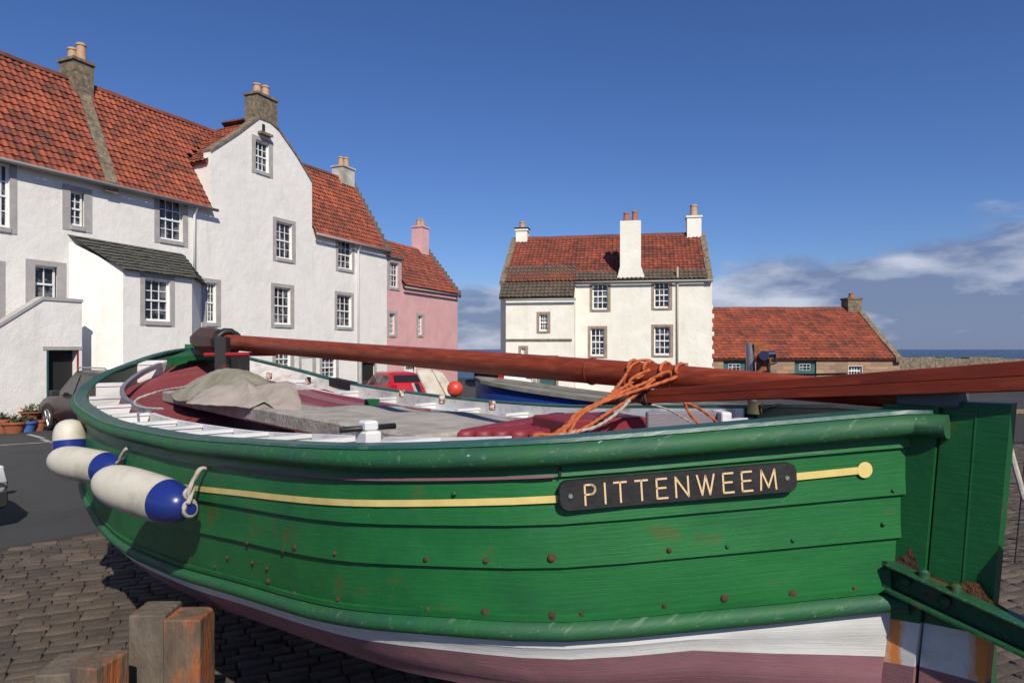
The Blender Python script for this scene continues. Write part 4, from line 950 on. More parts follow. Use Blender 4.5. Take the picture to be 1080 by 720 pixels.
# red boards with rounded ends
rb = root('board_stack', 'row of crimson boards with rounded ends lying against the inside of the rail', 'boards', px(560, 466, 3.1))
dirb = Vector((.50, .86, 0)).normalized(); sideb = Vector((.985, -.05, 0))
for i in range(5):
    base = px(484, 452, 2.95)+sideb*(.078*i)*1.0; g = MB(); rows = []
    for k, (l, s_) in enumerate([(-.035, .55), (-.022, .85), (0, 1), (.9-.03*i, 1), (.92-.03*i, .8)]):
        rows.append([base+dirb*l+sideb*(.036+.036*s_*cx2)+Vector((0, 0, -.04+.038*s_*cz2)) for cx2, cz2 in ((-1, -1), (1, -1), (1, .7), (.7, 1), (-.7, 1), (-1, .7))])
    g.loft(rows, close=True, cap=True); uvobj(obj('board', g, HM, rb, smooth='auto'))
# crimson locker box aft
g = MB(); A_ = px(596, 466, 2.85); B2 = px(690, 462, 3.05); 
dq = (B2-A_); dq.z = 0; dq.normalize(); nq = Vector((-dq.y, dq.x, 0))
def LBX(a, b, c): return Vector((A_.x, A_.y, 0))+dq*a+nq*b+Vector((0, 0, H0+c))
g.box(0, .42, 0, .30, -.46, -.30, LBX, bev=.008); uvobj(obj('locker', g, HM, boat, label='crimson wooden locker'))
g = MB(); p0_, p1_ = px(682, 444, 3.7), px(756, 445, 3.7); g.box(p0_.x, p1_.x, 3.68, 3.74, p0_.z-.055, p0_.z+.05, bev=.006); uvobj(obj('thwart', g, LILAC, boat))
g = MB(); g.box(p1_.x-.004, p1_.x+.05, 3.6, 3.78, p0_.z-.08, p0_.z+.056, bev=.006); uvobj(obj('thwart_bracket', g, IWHITE, boat))
# cleats on the inner rail
def cleat(t, lab=None):
    c_ = root('belaying_cleat', lab, 'cleat', innerp(t, .25, .045), math.atan2(dv.y, dv.x))
    g = MB(); g.box(-.05, .05, -.035, .035, -.04, .035, bev=.008); g.box(-.035, .035, -.03, .03, .034, .075, bev=.008); obj('cleat_body', g, IWHITE, c_, local=True)
    g = MB(); g.tube([Vector((-.005, -.12, .045)), Vector((.005, .12, .045))], .012, n=8); obj('pin', g, material('black_iron', (.015, .015, .016), .5, rust=.3), c_, local=True, smooth=True)
cleat(t_of_px(326, 0)-.0, 'white wooden cleat with a black iron pin on the near rail')
IRON = material('black_iron', (.02, .02, .02), .5)
RFIT = material('rusty_white_fitting', (.62, .6, .56), .6, rust=2.0, rscale=30., rustcol=(.22, .06, .02))
tq = min(np.linspace(.5, .9, 300), key=lambda t: abs((lambda q: 540+720*q.x/q.y)(hullp(t, 0, -1))-366)); g = MB()
vs = [innerp(tq+a_, i_, z_, -1) for z_ in (-.03, .065) for a_, i_ in ((-.022, -.01), (.022, -.01), (.022, .09), (-.022, .09))]; g.add(vs, [[0, 1, 2, 3], [4, 5, 6, 7], [0, 1, 5, 4], [1, 2, 6, 5], [2, 3, 7, 6], [3, 0, 4, 7]]); obj('black_chock', g, IRON, boat)
# far rail fittings
for i, (x_, y_, Z_) in enumerate(((284, 396, 6.6), (325, 401, 6.3), (424, 414, 5.9), (466, 421, 5.4), (519, 427, 4.9))):
    g = MB(); p = px(x_, y_, Z_-.35); g.box(p.x-.022, p.x+.022, p.y-.02, p.y+.02, p.z-.035, p.z+.03, bev=.008); obj('rail_fitting', g, RFIT, boat)

# ------------------------------------------------------------------ mast lying along the boat
def varnish(name, c1, c2, c3, axis='UV'):
    global nt
    m = material(name, c1, .4, c2, scale=3., coords='UV', stretch=(1, 1, 1), coat=.0, spec=.35, dirt=(c3, 5., .7)); nt = m.node_tree
    b = nt.nodes['Principled BSDF']; t = nt.nodes['Texture Coordinate']; mp_ = nt.nodes['Mapping']; mp_.inputs['Scale'].default_value = (1.3, 9, 1)
    m3 = N('ShaderNodeMapping'); m3.inputs['Scale'].default_value = (3, 60, 1); LK(t.outputs['UV'], m3.inputs[0])
    n = N('ShaderNodeTexNoise'); setin(n, Scale=2., Detail=8., Roughness=.7); LK(m3.outputs[0], n.inputs['Vector']); bp = N('ShaderNodeBump'); setin(bp, Strength=.35, Distance=.004); LK(n.outputs['Fac'], bp.inputs['Height']); LK(bp.outputs[0], b.inputs['Normal'])
    r = N('ShaderNodeMapRange'); setin(r, **{'To Min': .32, 'To Max': .62}); LK(n.outputs['Fac'], r.inputs['Value']); LK(r.outputs[0], b.inputs['Roughness'])
    return m
VARN = varnish('varnished_spar', (.29, .046, .014), (.16, .026, .010), (.36, .10, .045))
VARN2 = varnish('dark_red_plank', (.19, .026, .009), (.12, .018, .008), (.24, .05, .02))
mast = root('mast', 'long varnished round mast laid along the boat from the black post to the rudder', 'mast', BP(3.5, 0, -.5))
def mz(u): return -.158+.0345*u
def mr(u): return float(np.interp(u, [0, .7, 1.3, 2.0, 3.8, 6.6], [.084, .106, .122, .132, .138, .166]))/2
def tubeuv(pts, rads, n=28, T_=1.):
    mb = MB(); d_ = (pts[-1]-pts[0]).normalized(); up = (Vector((0, 0, 1))-d_*d_.z).normalized(); sdv = d_.cross(up); L = 0; rows = []; uvr = []
    for i, p in enumerate(pts):
        if i: L += (p-pts[i-1]).length
        rows.append([p+up*(rads[i]*math.cos(2*math.pi*k/n))+sdv*(rads[i]*math.sin(2*math.pi*k/n)) for k in range(n+1)]); uvr.append([(L, rads[i]*2*math.pi*k/n) for k in range(n+1)])
    mb.loft(rows, uv=uvr); mb.add(rows[0][:-1], [list(range(n))], [(0, 0)]*n); mb.add(rows[-1][:-1], [list(range(n))], [(0, 0)]*n); return mb
us = np.linspace(-.10, 6.85, 40); obj('spar', tubeuv([BP(u, 0, mz(u)) for u in us], [mr(u) for u in us]), VARN, mast, smooth='auto', fix=False)
GREYW = material('dark_grey_paint', (.05, .045, .045), .6, (.10, .03, .02), 3., bump=.2)
g = MB(); rows = []
for u, r in ((6.85, mr(6.85)), (7.02, .14), (7.5, .165), (7.85, .09)):
    rows.append([BP(u, r*math.cos(2*math.pi*k/8+.39), mz(u)+r*math.sin(2*math.pi*k/8+.39)) for k in range(8)])
g.loft(rows, close=True, cap=True); obj('mast_heel', g, GREYW, mast)
def ring_on_mast(u, R_, r_, mat, name, parent, n=26, rope=0, tilt=0):
    g = MB(); pts = [BP(u+tilt*math.cos(2*math.pi*k/n), R_*math.sin(2*math.pi*k/n), mz(u)+R_*math.cos(2*math.pi*k/n)) for k in range(n+1)]
    g.tube(pts, r_, n=9, cap=False, rope=rope); return obj(name, g, mat, parent, smooth=True)
ring_on_mast(1.42, mr(1.42)+.002, .0045, VARN2, 'band', mast)
# black rope coil round the mast
co = root('rope_coil', 'black coil of tarred rope round the mast beside the black post', 'rope', BP(6.85, 0, .05))
for k in range(3): ring_on_mast(6.72+.06*k, mr(6.8)+.035, .03, IRON, 'turn', co, rope=70)
# post (crutch)
pr_ = root('mast_crutch', 'black rusty iron post carrying the mast near the bow', 'mast crutch', BP(6.5, 0, -.5))
g = MB(); a = px(228, 388, 6.9); b = px(240, 355, 6.9); g.box(a.x, b.x, 6.85, 6.98, H0-.42, b.z, bev=.01); obj('post', g, material('rusty_black', (.025, .022, .022), .6, rust=.5, rscale=5.), pr_)
g = MB(); a = px(241, 376, 7.2); b = px(258, 376, 7.2); g.box(a.x, b.x, 7.05, 7.35, H0-.42, a.z+.02, bev=.01); obj('cheek', g, IRON, pr_)
g = MB(); g.tube([px(216, 374, 6.95), px(292, 373, 6.7)], .02, n=8); tag(obj('tie_bar', g, material('bright_red_paint', (.35, .02, .02), .45)), 'thin bright red bar lying under the mast at the black post', 'bar')
# second spar: squared plank over the stern
pl = root('boom', 'squared dark red timber boom crossing over the stern and rudder, in front of the mast', 'boom', (1.1, 3, H0-.3))
A_ = Vector((.56, 2.9, H0-.2014)); B2 = Vector((1.5, 2.0, H0-.078)); dB = (B2-A_); LBm = dB.length; dB.normalize(); sB = dB.cross(Vector((0, 0, 1))).normalized(); uB = sB.cross(dB)
def BM(a, b, c): return A_+dB*a+sB*b+uB*c
mb = MB(); rows = []; uvr = []
for i in range(16):
    a = -.02+2.1*i/15; h_ = .0245+.0125*a; w_ = .022+.004*a
    ring = [(-w_, -h_), (-w_+.005, -h_-.004), (w_-.005, -h_-.004), (w_, -h_), (w_, -.002), (w_-.003, .0), (w_, .002), (w_, h_), (w_-.006, h_+.003), (-w_+.006, h_+.003), (-w_, h_), (-w_, .003), (-w_+.004, 0), (-w_, -.003)]
    rows.append([BM(a, p, q) for p, q in ring]); uvr.append([(a, k*.02) for k in range(len(ring))])
mb.loft(rows, close=True, cap=True, uv=uvr); obj('timber', mb, VARN2, pl, fix=True, smooth='auto')
g = MB(); g.tube([BM(-.22, 0, -.01), BM(-.19, 0, -.01), BM(.0, 0, -.0)], [.014, .019, .024], n=12); obj('tip', g, material('bare_brown_wood', (.10, .055, .035), .7, (.06, .04, .03), 6.), pl, smooth='auto')
g = MB(); c = BM(.03, 0, 0)
for k in range(3): g.tube([BM(.0+k*.012, .032*math.sin(q), .033*math.cos(q)) for q in np.linspace(0, 2*math.pi, 20)], .006, n=7, cap=False)
tag(obj('lashing', g, material('dark_twine', (.06, .03, .02), .9)), 'dark twine lashing bound round the boom by its brown tip', 'rope')
# saddle on the sternpost
g = MB(); a = px(984, 424, 2.3); g.box(-.16, .02, -.06, .06, -.185, -.125, BP, bev=.008); obj('mast_saddle', g, material('lead_grey', (.08, .085, .095), .6), boat)

# ------------------------------------------------------------------ orange ropes
ORA = material('orange_rope', (.52, .13, .035), .85, (.36, .08, .022), 30., bump=.3, bscale=200)
PALE = material('pale_rope', (.42, .38, .32), .9, (.3, .27, .22), 20., bump=.3, bscale=200)
def smoothpts(pts, n=14):
    P_ = [Vector(p) for p in pts]; out = []
    for i in range(len(P_)-1):
        p0, p1, p2, p3 = P_[max(i-1, 0)], P_[i], P_[i+1], P_[min(i+2, len(P_)-1)]
        for k in range(n):
            t = k/n; out.append(.5*((2*p1)+(p2-p0)*t+(2*p0-5*p1+4*p2-p3)*t*t+(3*p1-p0-3*p2+p3)*t**3))
    out.append(P_[-1]); return out
def rope(name, pts, r, mat, label, cat='rope', group=None, parent=None, n=9):
    P_ = smoothpts(pts); Q = [P_[0]]; acc = 0; stp = r*.8
    for a, b in zip(P_[:-1], P_[1:]):
        d_ = (b-a).length
        while acc+d_ >= stp and d_ > 0:
            k = (stp-acc)/d_; a = a.lerp(b, k); Q.append(a); d_ = (b-a).length; acc = 0
        acc += d_
    g = MB(); g.tube(Q if len(Q) > 3 else P_, r, n=12, rope=2*math.pi/(r*8)); o = obj(name, g, mat, parent, smooth=True)
    if not parent: tag(o, label, cat, group)
    return o
orr = root('rope_lashing', 'bright orange rope lashed round the mast and down to the near rail', 'rope', px(640, 440, 2.8))
rr_ = .0066
def around(u, f0, f1, n=12, d=.0, R_=None):
    R_ = R_ or mr(u)+.006
    return [BP(u+d*k/n, R_*math.sin(f0+(f1-f0)*k/n), mz(u)+R_*math.cos(f0+(f1-f0)*k/n)) for k in range(n+1)]
ends = [px(600, 458, 2.42), px(588, 461, 2.38), px(578, 462, 2.36), px(610, 456, 2.45)]
for k, u in enumerate((1.18, 1.09, 1.00, .92)):
    R_ = mr(u)+.0075
    lp = around(u, -2.6, 1.5, 10, d=-.03, R_=R_)
    tail = [px(640-6*k, 420+3*k, 2.75-.03*k), px(612-4*k, 438+3*k, 2.55), ends[k]]
    rope('strand', lp+tail, rr_, ORA, None, parent=orr)
rope('strand', around(1.05, -1.5, 2.4, 10, d=.13, R_=mr(1.05)+.014), rr_, ORA, None, parent=orr)
rope('strand', [px(685, 390, 2.95), px(668, 398, 2.93), px(664, 406, 2.93), px(676, 408, 2.92), px(690, 398, 2.93), px(706, 392, 2.93), px(707, 405, 2.95), px(704, 414, 2.97)], rr_, ORA, None, parent=orr)
rope('strand', [px(566, 466, 2.33), px(563, 460, 2.34), px(570, 458, 2.35), px(582, 459, 2.36), px(596, 456, 2.4), px(588, 463, 2.36), px(574, 464, 2.34)], rr_*1.1, ORA, None, parent=orr)
rope('strand', [px(690, 400, 2.9), px(668, 418, 2.8), px(640, 436, 2.65), px(622, 448, 2.5), px(606, 457, 2.42)], rr_, ORA, None, parent=orr)
rope('pale_line', [px(664, 422, 2.75), px(650, 436, 2.65), px(628, 450, 2.5), px(604, 456, 2.42), px(590, 464, 2.36), px(592, 458, 2.36), px(600, 462, 2.37)], .006, PALE, 'pale grey line knotted beside the orange lashing at the rail')
rope('orange_tail', [px(722, 424, 3.1), px(726, 434, 3.1), px(736, 446, 3.1), px(740, 452, 3.1)], .0065, ORA, 'short orange rope end hanging below the boom, left of its twin')
rope('orange_tail', [px(724, 425, 3.2), px(736, 430, 3.15), px(748, 438, 3.1), px(757, 446, 3.1)], .006, ORA, 'short orange rope end slanting right below the boom')
rope('grey_line', [px(676, 424, 3.3), px(700, 430, 3.3), px(720, 440, 3.2), px(730, 446, 3.2)], .004, PALE, 'thin grey line slanting under the boom in front of the lilac board')
rope('bow_line', [px(196, 408, 5.6), px(180, 410, 5.4), px(163, 414, 5.1), px(146, 420, 5.0), px(142, 426, 4.9), px(152, 430, 4.7), px(172, 431, 4.55)], .008, PALE, 'loose pale rope looped on the maroon foredeck')
def wire(x0, y0, x1, y1, Z0, Z1, lab):
    pts = [px(x0+(x1-x0)*k/10, y0+(y1-y0)*k/10+3*math.sin(math.pi*k/10), Z0+(Z1-Z0)*k/10) for k in range(11)]
    g = MB(); g.tube(pts, .006, n=6); tag(obj('wire', g, IRON, smooth=True), lab, 'wire')
wire(738, 389, 893, 394, 4.6, 3.6, 'thin dark wire stay running past the rope hauler above the mast')
# rope hauler on the far gunwale
hl = root('rope_hauler', 'steel pole with rusty orange hauler and blue cap on the far rail', 'hauler', px(793, 436, 4.05))
g = MB(); g.tube([px(794, 434, 4.05), px(790.5, 362, 4.05)], [.026, .024], n=14); obj('pole', g, material('steel', (.30, .31, .33), .35, metal=.7), hl, smooth='auto')
ORR = material('orange_rust', (.32, .095, .02), .7, (.10, .035, .015), 18., bump=.5, bscale=50)
g = MB(); Zh = 4.05
out_ = [(797, 397), (798, 372), (795, 362), (801, 359), (809, 362), (814, 371), (812, 397)]
n_ = len(out_); g.add([px(x_, y_, Zh-.04) for x_, y_ in out_]+[px(x_, y_, Zh+.05) for x_, y_ in out_], [list(range(n_)), [2*n_-1-i for i in range(n_)]]+[[i, (i+1) % n_, n_+(i+1) % n_, n_+i] for i in range(n_)]); obj('housing', g, ORR, hl)
g = MB(); g.tube([px(805, 375, Zh-.04), px(806, 375, Zh-.11)], .028, n=14); g.tube([px(807, 374, Zh-.09), px(818, 373, Zh-.1)], .018, n=10); obj('cap', g, material('navy_plastic', (.012, .02, .07), .4), hl, smooth='auto')
g = MB(); g.tube(smoothpts([px(817, 375, Zh-.1), px(818, 382, Zh-.1), px(811, 385, Zh-.1), px(812, 396, Zh-.1)]), .008, n=7); obj('hose', g, IRON, hl, smooth=True)
g = MB(); g.tube([px(796, 436, 4.02), px(796, 428, 4.02), px(797, 423, 4.02)], [.045, .04, .05], n=12); obj('drum', g, material('olive_drum', (.07, .06, .03), .7, (.12, .1, .05), 20.), hl, smooth='auto')
rope('black_line', [px(800, 424, 4.), px(806, 430, 3.95), px(822, 427, 3.9), px(832, 430, 3.9), px(838, 434, 3.85)], .008, IRON, 'black line trailing from the foot of the rope hauler')

# ------------------------------------------------------------------ fenders
FW = material('fender_white', (.60, .56, .46), .5, (.48, .44, .35), 3., dirt=((.22, .19, .13), 5., .7), bump=.06, bscale=12)
FB = material('fender_blue', (.012, .022, .20), .3, (.015, .03, .16), 5., coat=.2)
def fender(c0, c1, r, lab, blue=.22, blue2=False, ropeto=None, eye=True):
    c0, c1 = Vector(c0), Vector(c1); ax = (c1-c0); L = ax.length; ax.normalize(); f = root('fender', lab, 'fender', (c0+c1)/2-Vector((0, 0, r)), 0, 'fenders hung over the bow')
    fb = 1-blue
    def prof(a): return r*max(.02, (1-abs(2*a-1)**3.6))**.42
    def sec(a0, a1, mat, nm):
        aa = [a0+(a1-a0)*(k/16) for k in range(17)]; g = MB(); g.tube([c0+ax*(L*a) for a in aa], [prof(a) for a in aa], n=32, cap=True); obj(nm, g, mat, f, smooth='auto')
    if blue2: sec(.02, .22, FB, 'end_cap'); sec(.22, fb, FW, 'body')
    else: sec(0.005, fb, FW, 'body')
    sec(fb, .995, FB, 'end_cap')
    g = MB(); e0 = c1-ax*.01; g.tube([e0, e0+ax*.05], [.035, .026], n=14); obj('eye', g, FB, f, smooth='auto')
    side_ = ax.cross(Vector((0, 0, 1))).normalized()
    lp = [e0+ax*.035+side_*.03*math.cos(q)+Vector((0, 0, .035*math.sin(q)-.0)) for q in np.linspace(0, 2*math.pi, 12)]
    if ropeto is not None:
        rp = lp+[e0+ax*.03+Vector((0, 0, .04)), (e0+Vector(ropeto))/2+Vector((0, -.03, 0)), Vector(ropeto), Vector(ropeto)+Vector((.03, .03, .005))]
        rope('lanyard', rp, .010, PALE, None, parent=f)
        rope('lanyard', [e0+ax*.04+Vector((.0, -.03, .03)), e0.lerp(Vector(ropeto), .35)+Vector((.015, -.02, 0)), e0.lerp(Vector(ropeto), .55), e0.lerp(Vector(ropeto), .4)+Vector((-.02, -.02, 0)), e0.lerp(Vector(ropeto), .2)], .010, PALE, None, parent=f)
fender(px(106, 506, 3.62), px(197, 535, 3.22), .112, 'white fender with blue end hung on the bow, rightmost of the three', ropeto=px(210, 496, 3.25))
fender(px(57, 484, 4.75), px(127, 497, 4.35), .112, 'white fender with blue end, lying crosswise between the other two fenders', ropeto=px(132, 474, 4.2))
fender(px(73, 442, 5.35), px(74, 497, 5.3), .113, 'white fender with blue bottom hanging upright, leftmost of the three', ropeto=None, blue=.60)

# ------------------------------------------------------------------ steel arm, cradle, blocks
IRG = material('green_painted_iron', (.010, .06, .024), .45, (.014, .075, .03), 5., bump=.5, bscale=22, rust=.35, rscale=6.)
arm = root('cradle_frame', 'dark green rusty steel channel frame bolted to the rudder at the stern', 'frame', BP(-.5, .1, -2.1))
def AR(a, b, c): return BP(.03-a, .055+b, -.705-a*.24+c)
g = MB(); g.box(0, .75, 0, .012, -.085, .005, AR, bev=.003); g.box(0, .75, .012, .06, -.085, -.077, AR); g.box(.0, .75, -.02, .06, -.003, .006, AR, bev=.002); obj('channel', g, IRG, arm)
g = MB(); pts = [AR(.0+.05*math.cos(q), 0, -.04+.047*math.sin(q)) for q in np.linspace(1.4, 4.9, 12)]; g.add(pts+[p+Vector((nv.x, nv.y, 0))*.035 for p in pts], [list(range(12)), [23-i for i in range(12)]]+[[i, i+1, 13+i, 12+i] for i in range(11)]); obj('end_plate', g, IRG, arm)
for a, c in ((.045, -.035), (.16, -.04)):
    g = MB(); g.tube([AR(a, .0, c), AR(a, .028, c), AR(a, .036, c)], [.02, .018, .008], n=10); obj('bolt', g, IRG, arm, smooth='auto')
for a in (.10, .19):
    g = MB(); g.tube([AR(a, .02, .0), AR(a, .02, .022), AR(a, .02, .03)], [.02, .018, .008], n=10); obj('bolt', g, IRG if a < .2 else RUST, arm, smooth='auto')
g = MB(); g.add([AR(.0, -.004, .0), AR(.33, -.004, .0), AR(.31, -.004, .012), AR(.27, -.004, .018), AR(.245, -.004, .05), AR(.215, -.004, .045), AR(.18, -.004, .012), AR(.08, -.004, .014), AR(.055, -.004, .075), AR(.03, -.004, .03), AR(.0, -.004, .02)], [list(range(11))]); obj('rust_plate', g, RUST, arm, fix=False)
g = MB(); a = BP(-.43, .08, 0); g.box(a.x-.03, a.x+.09, a.y-.04, a.y+.05, 0, 1.62, bev=.006); obj('upright', g, IRG, arm)
g = MB(); p = px(1043, 640, 2.35); g.tube([p, Vector((p.x, p.y, .02))], .022, n=10); obj('strut', g, material('rusty_green_strut', (.02, .07, .03), .6, rust=.8, rscale=9.), arm)
BLK = material('timber_block', (.15, .12, .09), .9, (.08, .062, .046), 5., bump=.8, bscale=16, detail=9., rust=.55, rscale=3.2, rustcol=(.34, .10, .025), stretch=(2, 2, .8))
BLK2 = material('rust_stained_timber', (.15, .105, .07), .9, (.08, .055, .04), 5., bump=.8, bscale=16, detail=9., rust=1.9, rscale=3.4, rustcol=(.30, .085, .022), stretch=(2, 2, .6))
def block(x0, x1, y0, y1, z0, z1, lab, rz=0):
    g = MB(); n_ = 6
    g.box(-(x1-x0)/2, (x1-x0)/2, -(y1-y0)/2, (y1-y0)/2, 0, z1-z0, bev=.007)
    o = obj('timber_block', g, BLK2 if 'rust' in lab else BLK, local=True); o.location = ((x0+x1)/2, (y0+y1)/2, z0); o.rotation_euler = (0, 0, rz); tag(o, lab, 'block', 'timber blocks under the boat'); return o
block(-1.895, -1.715, 3.36, 3.56, 0, .79, 'tall grey timber block propping the hull, left half of the standing pair', R(3))
block(-1.711, -1.53, 3.34, 3.52, 0, .775, 'tall rust-stained timber block propping the hull, right half of the standing pair', R(1))
block(-1.94, -1.80, 3.0, 3.2, 0, .70, 'short rust-streaked timber block at the foot of the tall pair', R(-12))
block(-2.13, -1.97, 3.02, 3.25, 0, .66, 'lowest short timber block, left of the tall pair', R(8))
block(-.3, .3, 3.9, 4.3, 0, .36, 'wide timber block under the keel amidships')
block(.9, 1.2, 2.5, 2.85, 0, .36, 'timber block under the stern end of the keel')
block(-3.4, -2.9, 7.0, 7.5, 0, .36, 'timber block under the bow end of the keel')

# ------------------------------------------------------------------ blue boat behind, buoy, boards
BLUE = material('blue_hull_paint', (.012, .045, .30), .4, (.015, .045, .20), 3.)
BC = .45
b2 = root('moored_boat', 'blue-hulled boat with grey gunwale standing behind the green boat', 'boat', (0, 7.6, 0))
Pa, Pb = Vector((-.62, 8.2)), Vector((3.6, 6.5)); ax2 = (Pb-Pa).normalized(); nn2 = Vector((ax2.y, -ax2.x)); nn2 = nn2 if nn2.x > 0 else -nn2; L2 = (Pb-Pa).length
def B2P(a, v, z): q = Pa+ax2*(a*L2)+nn2*v; return Vector((q.x, q.y, z))
def w2f(a): return .45*(1-abs(2*a-1)**5)**.6
def ctr(a): return .75
rows = []
for k in range(25):
    a = k/24; w_ = max(.02, w2f(a)); zt_ = 1.42+.31*(1-a)**2.2
    rows.append([B2P(a, BC-w_, zt_), B2P(a, BC-w_*.96, zt_-.3), B2P(a, BC-w_*.7, zt_-.65), B2P(a, BC, zt_-.85), B2P(a, BC+w_*.7, zt_-.65), B2P(a, BC+w_*.96, zt_-.3), B2P(a, BC+w_, zt_)])
g = MB(); g.loft(rows); obj('hull', g, BLUE, b2, smooth='auto', fix=False)
g = MB()
for sg in (-1, 1):
    rows = []
    for k in range(25):
        a = k/24; w_ = max(.02, w2f(a)); zt_ = 1.42+.31*(1-a)**2.2; v = BC+sg*w_
        rows.append([B2P(a, v-.05, zt_-.015), B2P(a, v+.05, zt_-.015), B2P(a, v+.05, zt_+.025), B2P(a, v-.05, zt_+.025)])
    g.loft(rows, close=True, cap=True)
obj('gunwale', g, material('olive_grey_timber', (.12, .11, .085), .8, (.20, .19, .16), 6.), b2)
rows = [[B2P(k/24, BC-max(.01, w2f(k/24)*.95), 1.40+.31*(1-k/24)**2.2), B2P(k/24, BC+max(.01, w2f(k/24)*.95), 1.40+.31*(1-k/24)**2.2)] for k in range(25)]
g = MB(); g.loft(rows); obj('deck', g, material('grey_deck', (.25, .24, .22), .8, (.16, .15, .13), 3.), b2)
g = MB(); g.box(-.25, .25, -.2, .2, 0, .66, lambda x_, y_, z_: Vector((1.78+x_, 8.0+y_, z_))); tag(obj('timber_block', g, BLK), 'timber block under the blue-hulled boat', 'block')
tb = min(np.linspace(.3, .8, 200), key=lambda t: abs((lambda q: 540+720*q.x/q.y)(hullp(t, 0, -1))-480)); qb = innerp(tb, .0, .05+.078, -1)
o = obj('buoy', MB().ball(qb, .080, 28, 18), material('orange_red_buoy', (.62, .06, .025), .4, (.52, .05, .03), 3.), smooth=True); tag(o, 'round orange-red buoy sitting by the rail in front of the pale boards', 'buoy')
CB = material('dirty_cream_board', (.55, .50, .40), .8, (.42, .36, .27), 2.5, rust=.3, rscale=5., dirt=((.2, .16, .1), 5., .5))
def leanboard(x0, y0, x1, y1, x2, y2, x3, y3, Z_, lab):
    q = [px(x0, y0, Z_), px(x1, y1, Z_+.1), px(x2, y2, Z_-.5), px(x3, y3, Z_-.6)]; t = Vector((-.04, .05, .02)); g = MB(); g.add(q+[v+t for v in q], [[0, 1, 2, 3], [7, 6, 5, 4], [0, 1, 5, 4], [1, 2, 6, 5], [2, 3, 7, 6], [3, 0, 4, 7]]); tag(obj('leaning_board', g, CB), lab, 'board', 'pale boards behind the rail')
leanboard(440, 391, 455, 390, 478, 432, 458, 430, 11, 'wide dirty cream board leaning beside the red buoy')
leanboard(456, 390, 467, 393, 492, 432, 480, 432, 11.3, 'narrower cream board leaning on the wide one by the red buoy')
g = MB(); q = px(436, 404, 11.2); g.add([px(434, 404, 11.2), px(441, 404, 11.2), px(452, 432, 10.8), px(444, 432, 10.8)]+[p+Vector((0, .06, 0)) for p in (px(434, 404, 11.2), px(441, 404, 11.2), px(452, 432, 10.8), px(444, 432, 10.8))], [[0, 1, 2, 3], [7, 6, 5, 4], [0, 1, 5, 4], [1, 2, 6, 5], [2, 3, 7, 6], [3, 0, 4, 7]]); tag(obj('leaning_board', g, WEAT), 'grey weathered board leaning left of the cream boards', 'board', 'pale boards behind the rail')

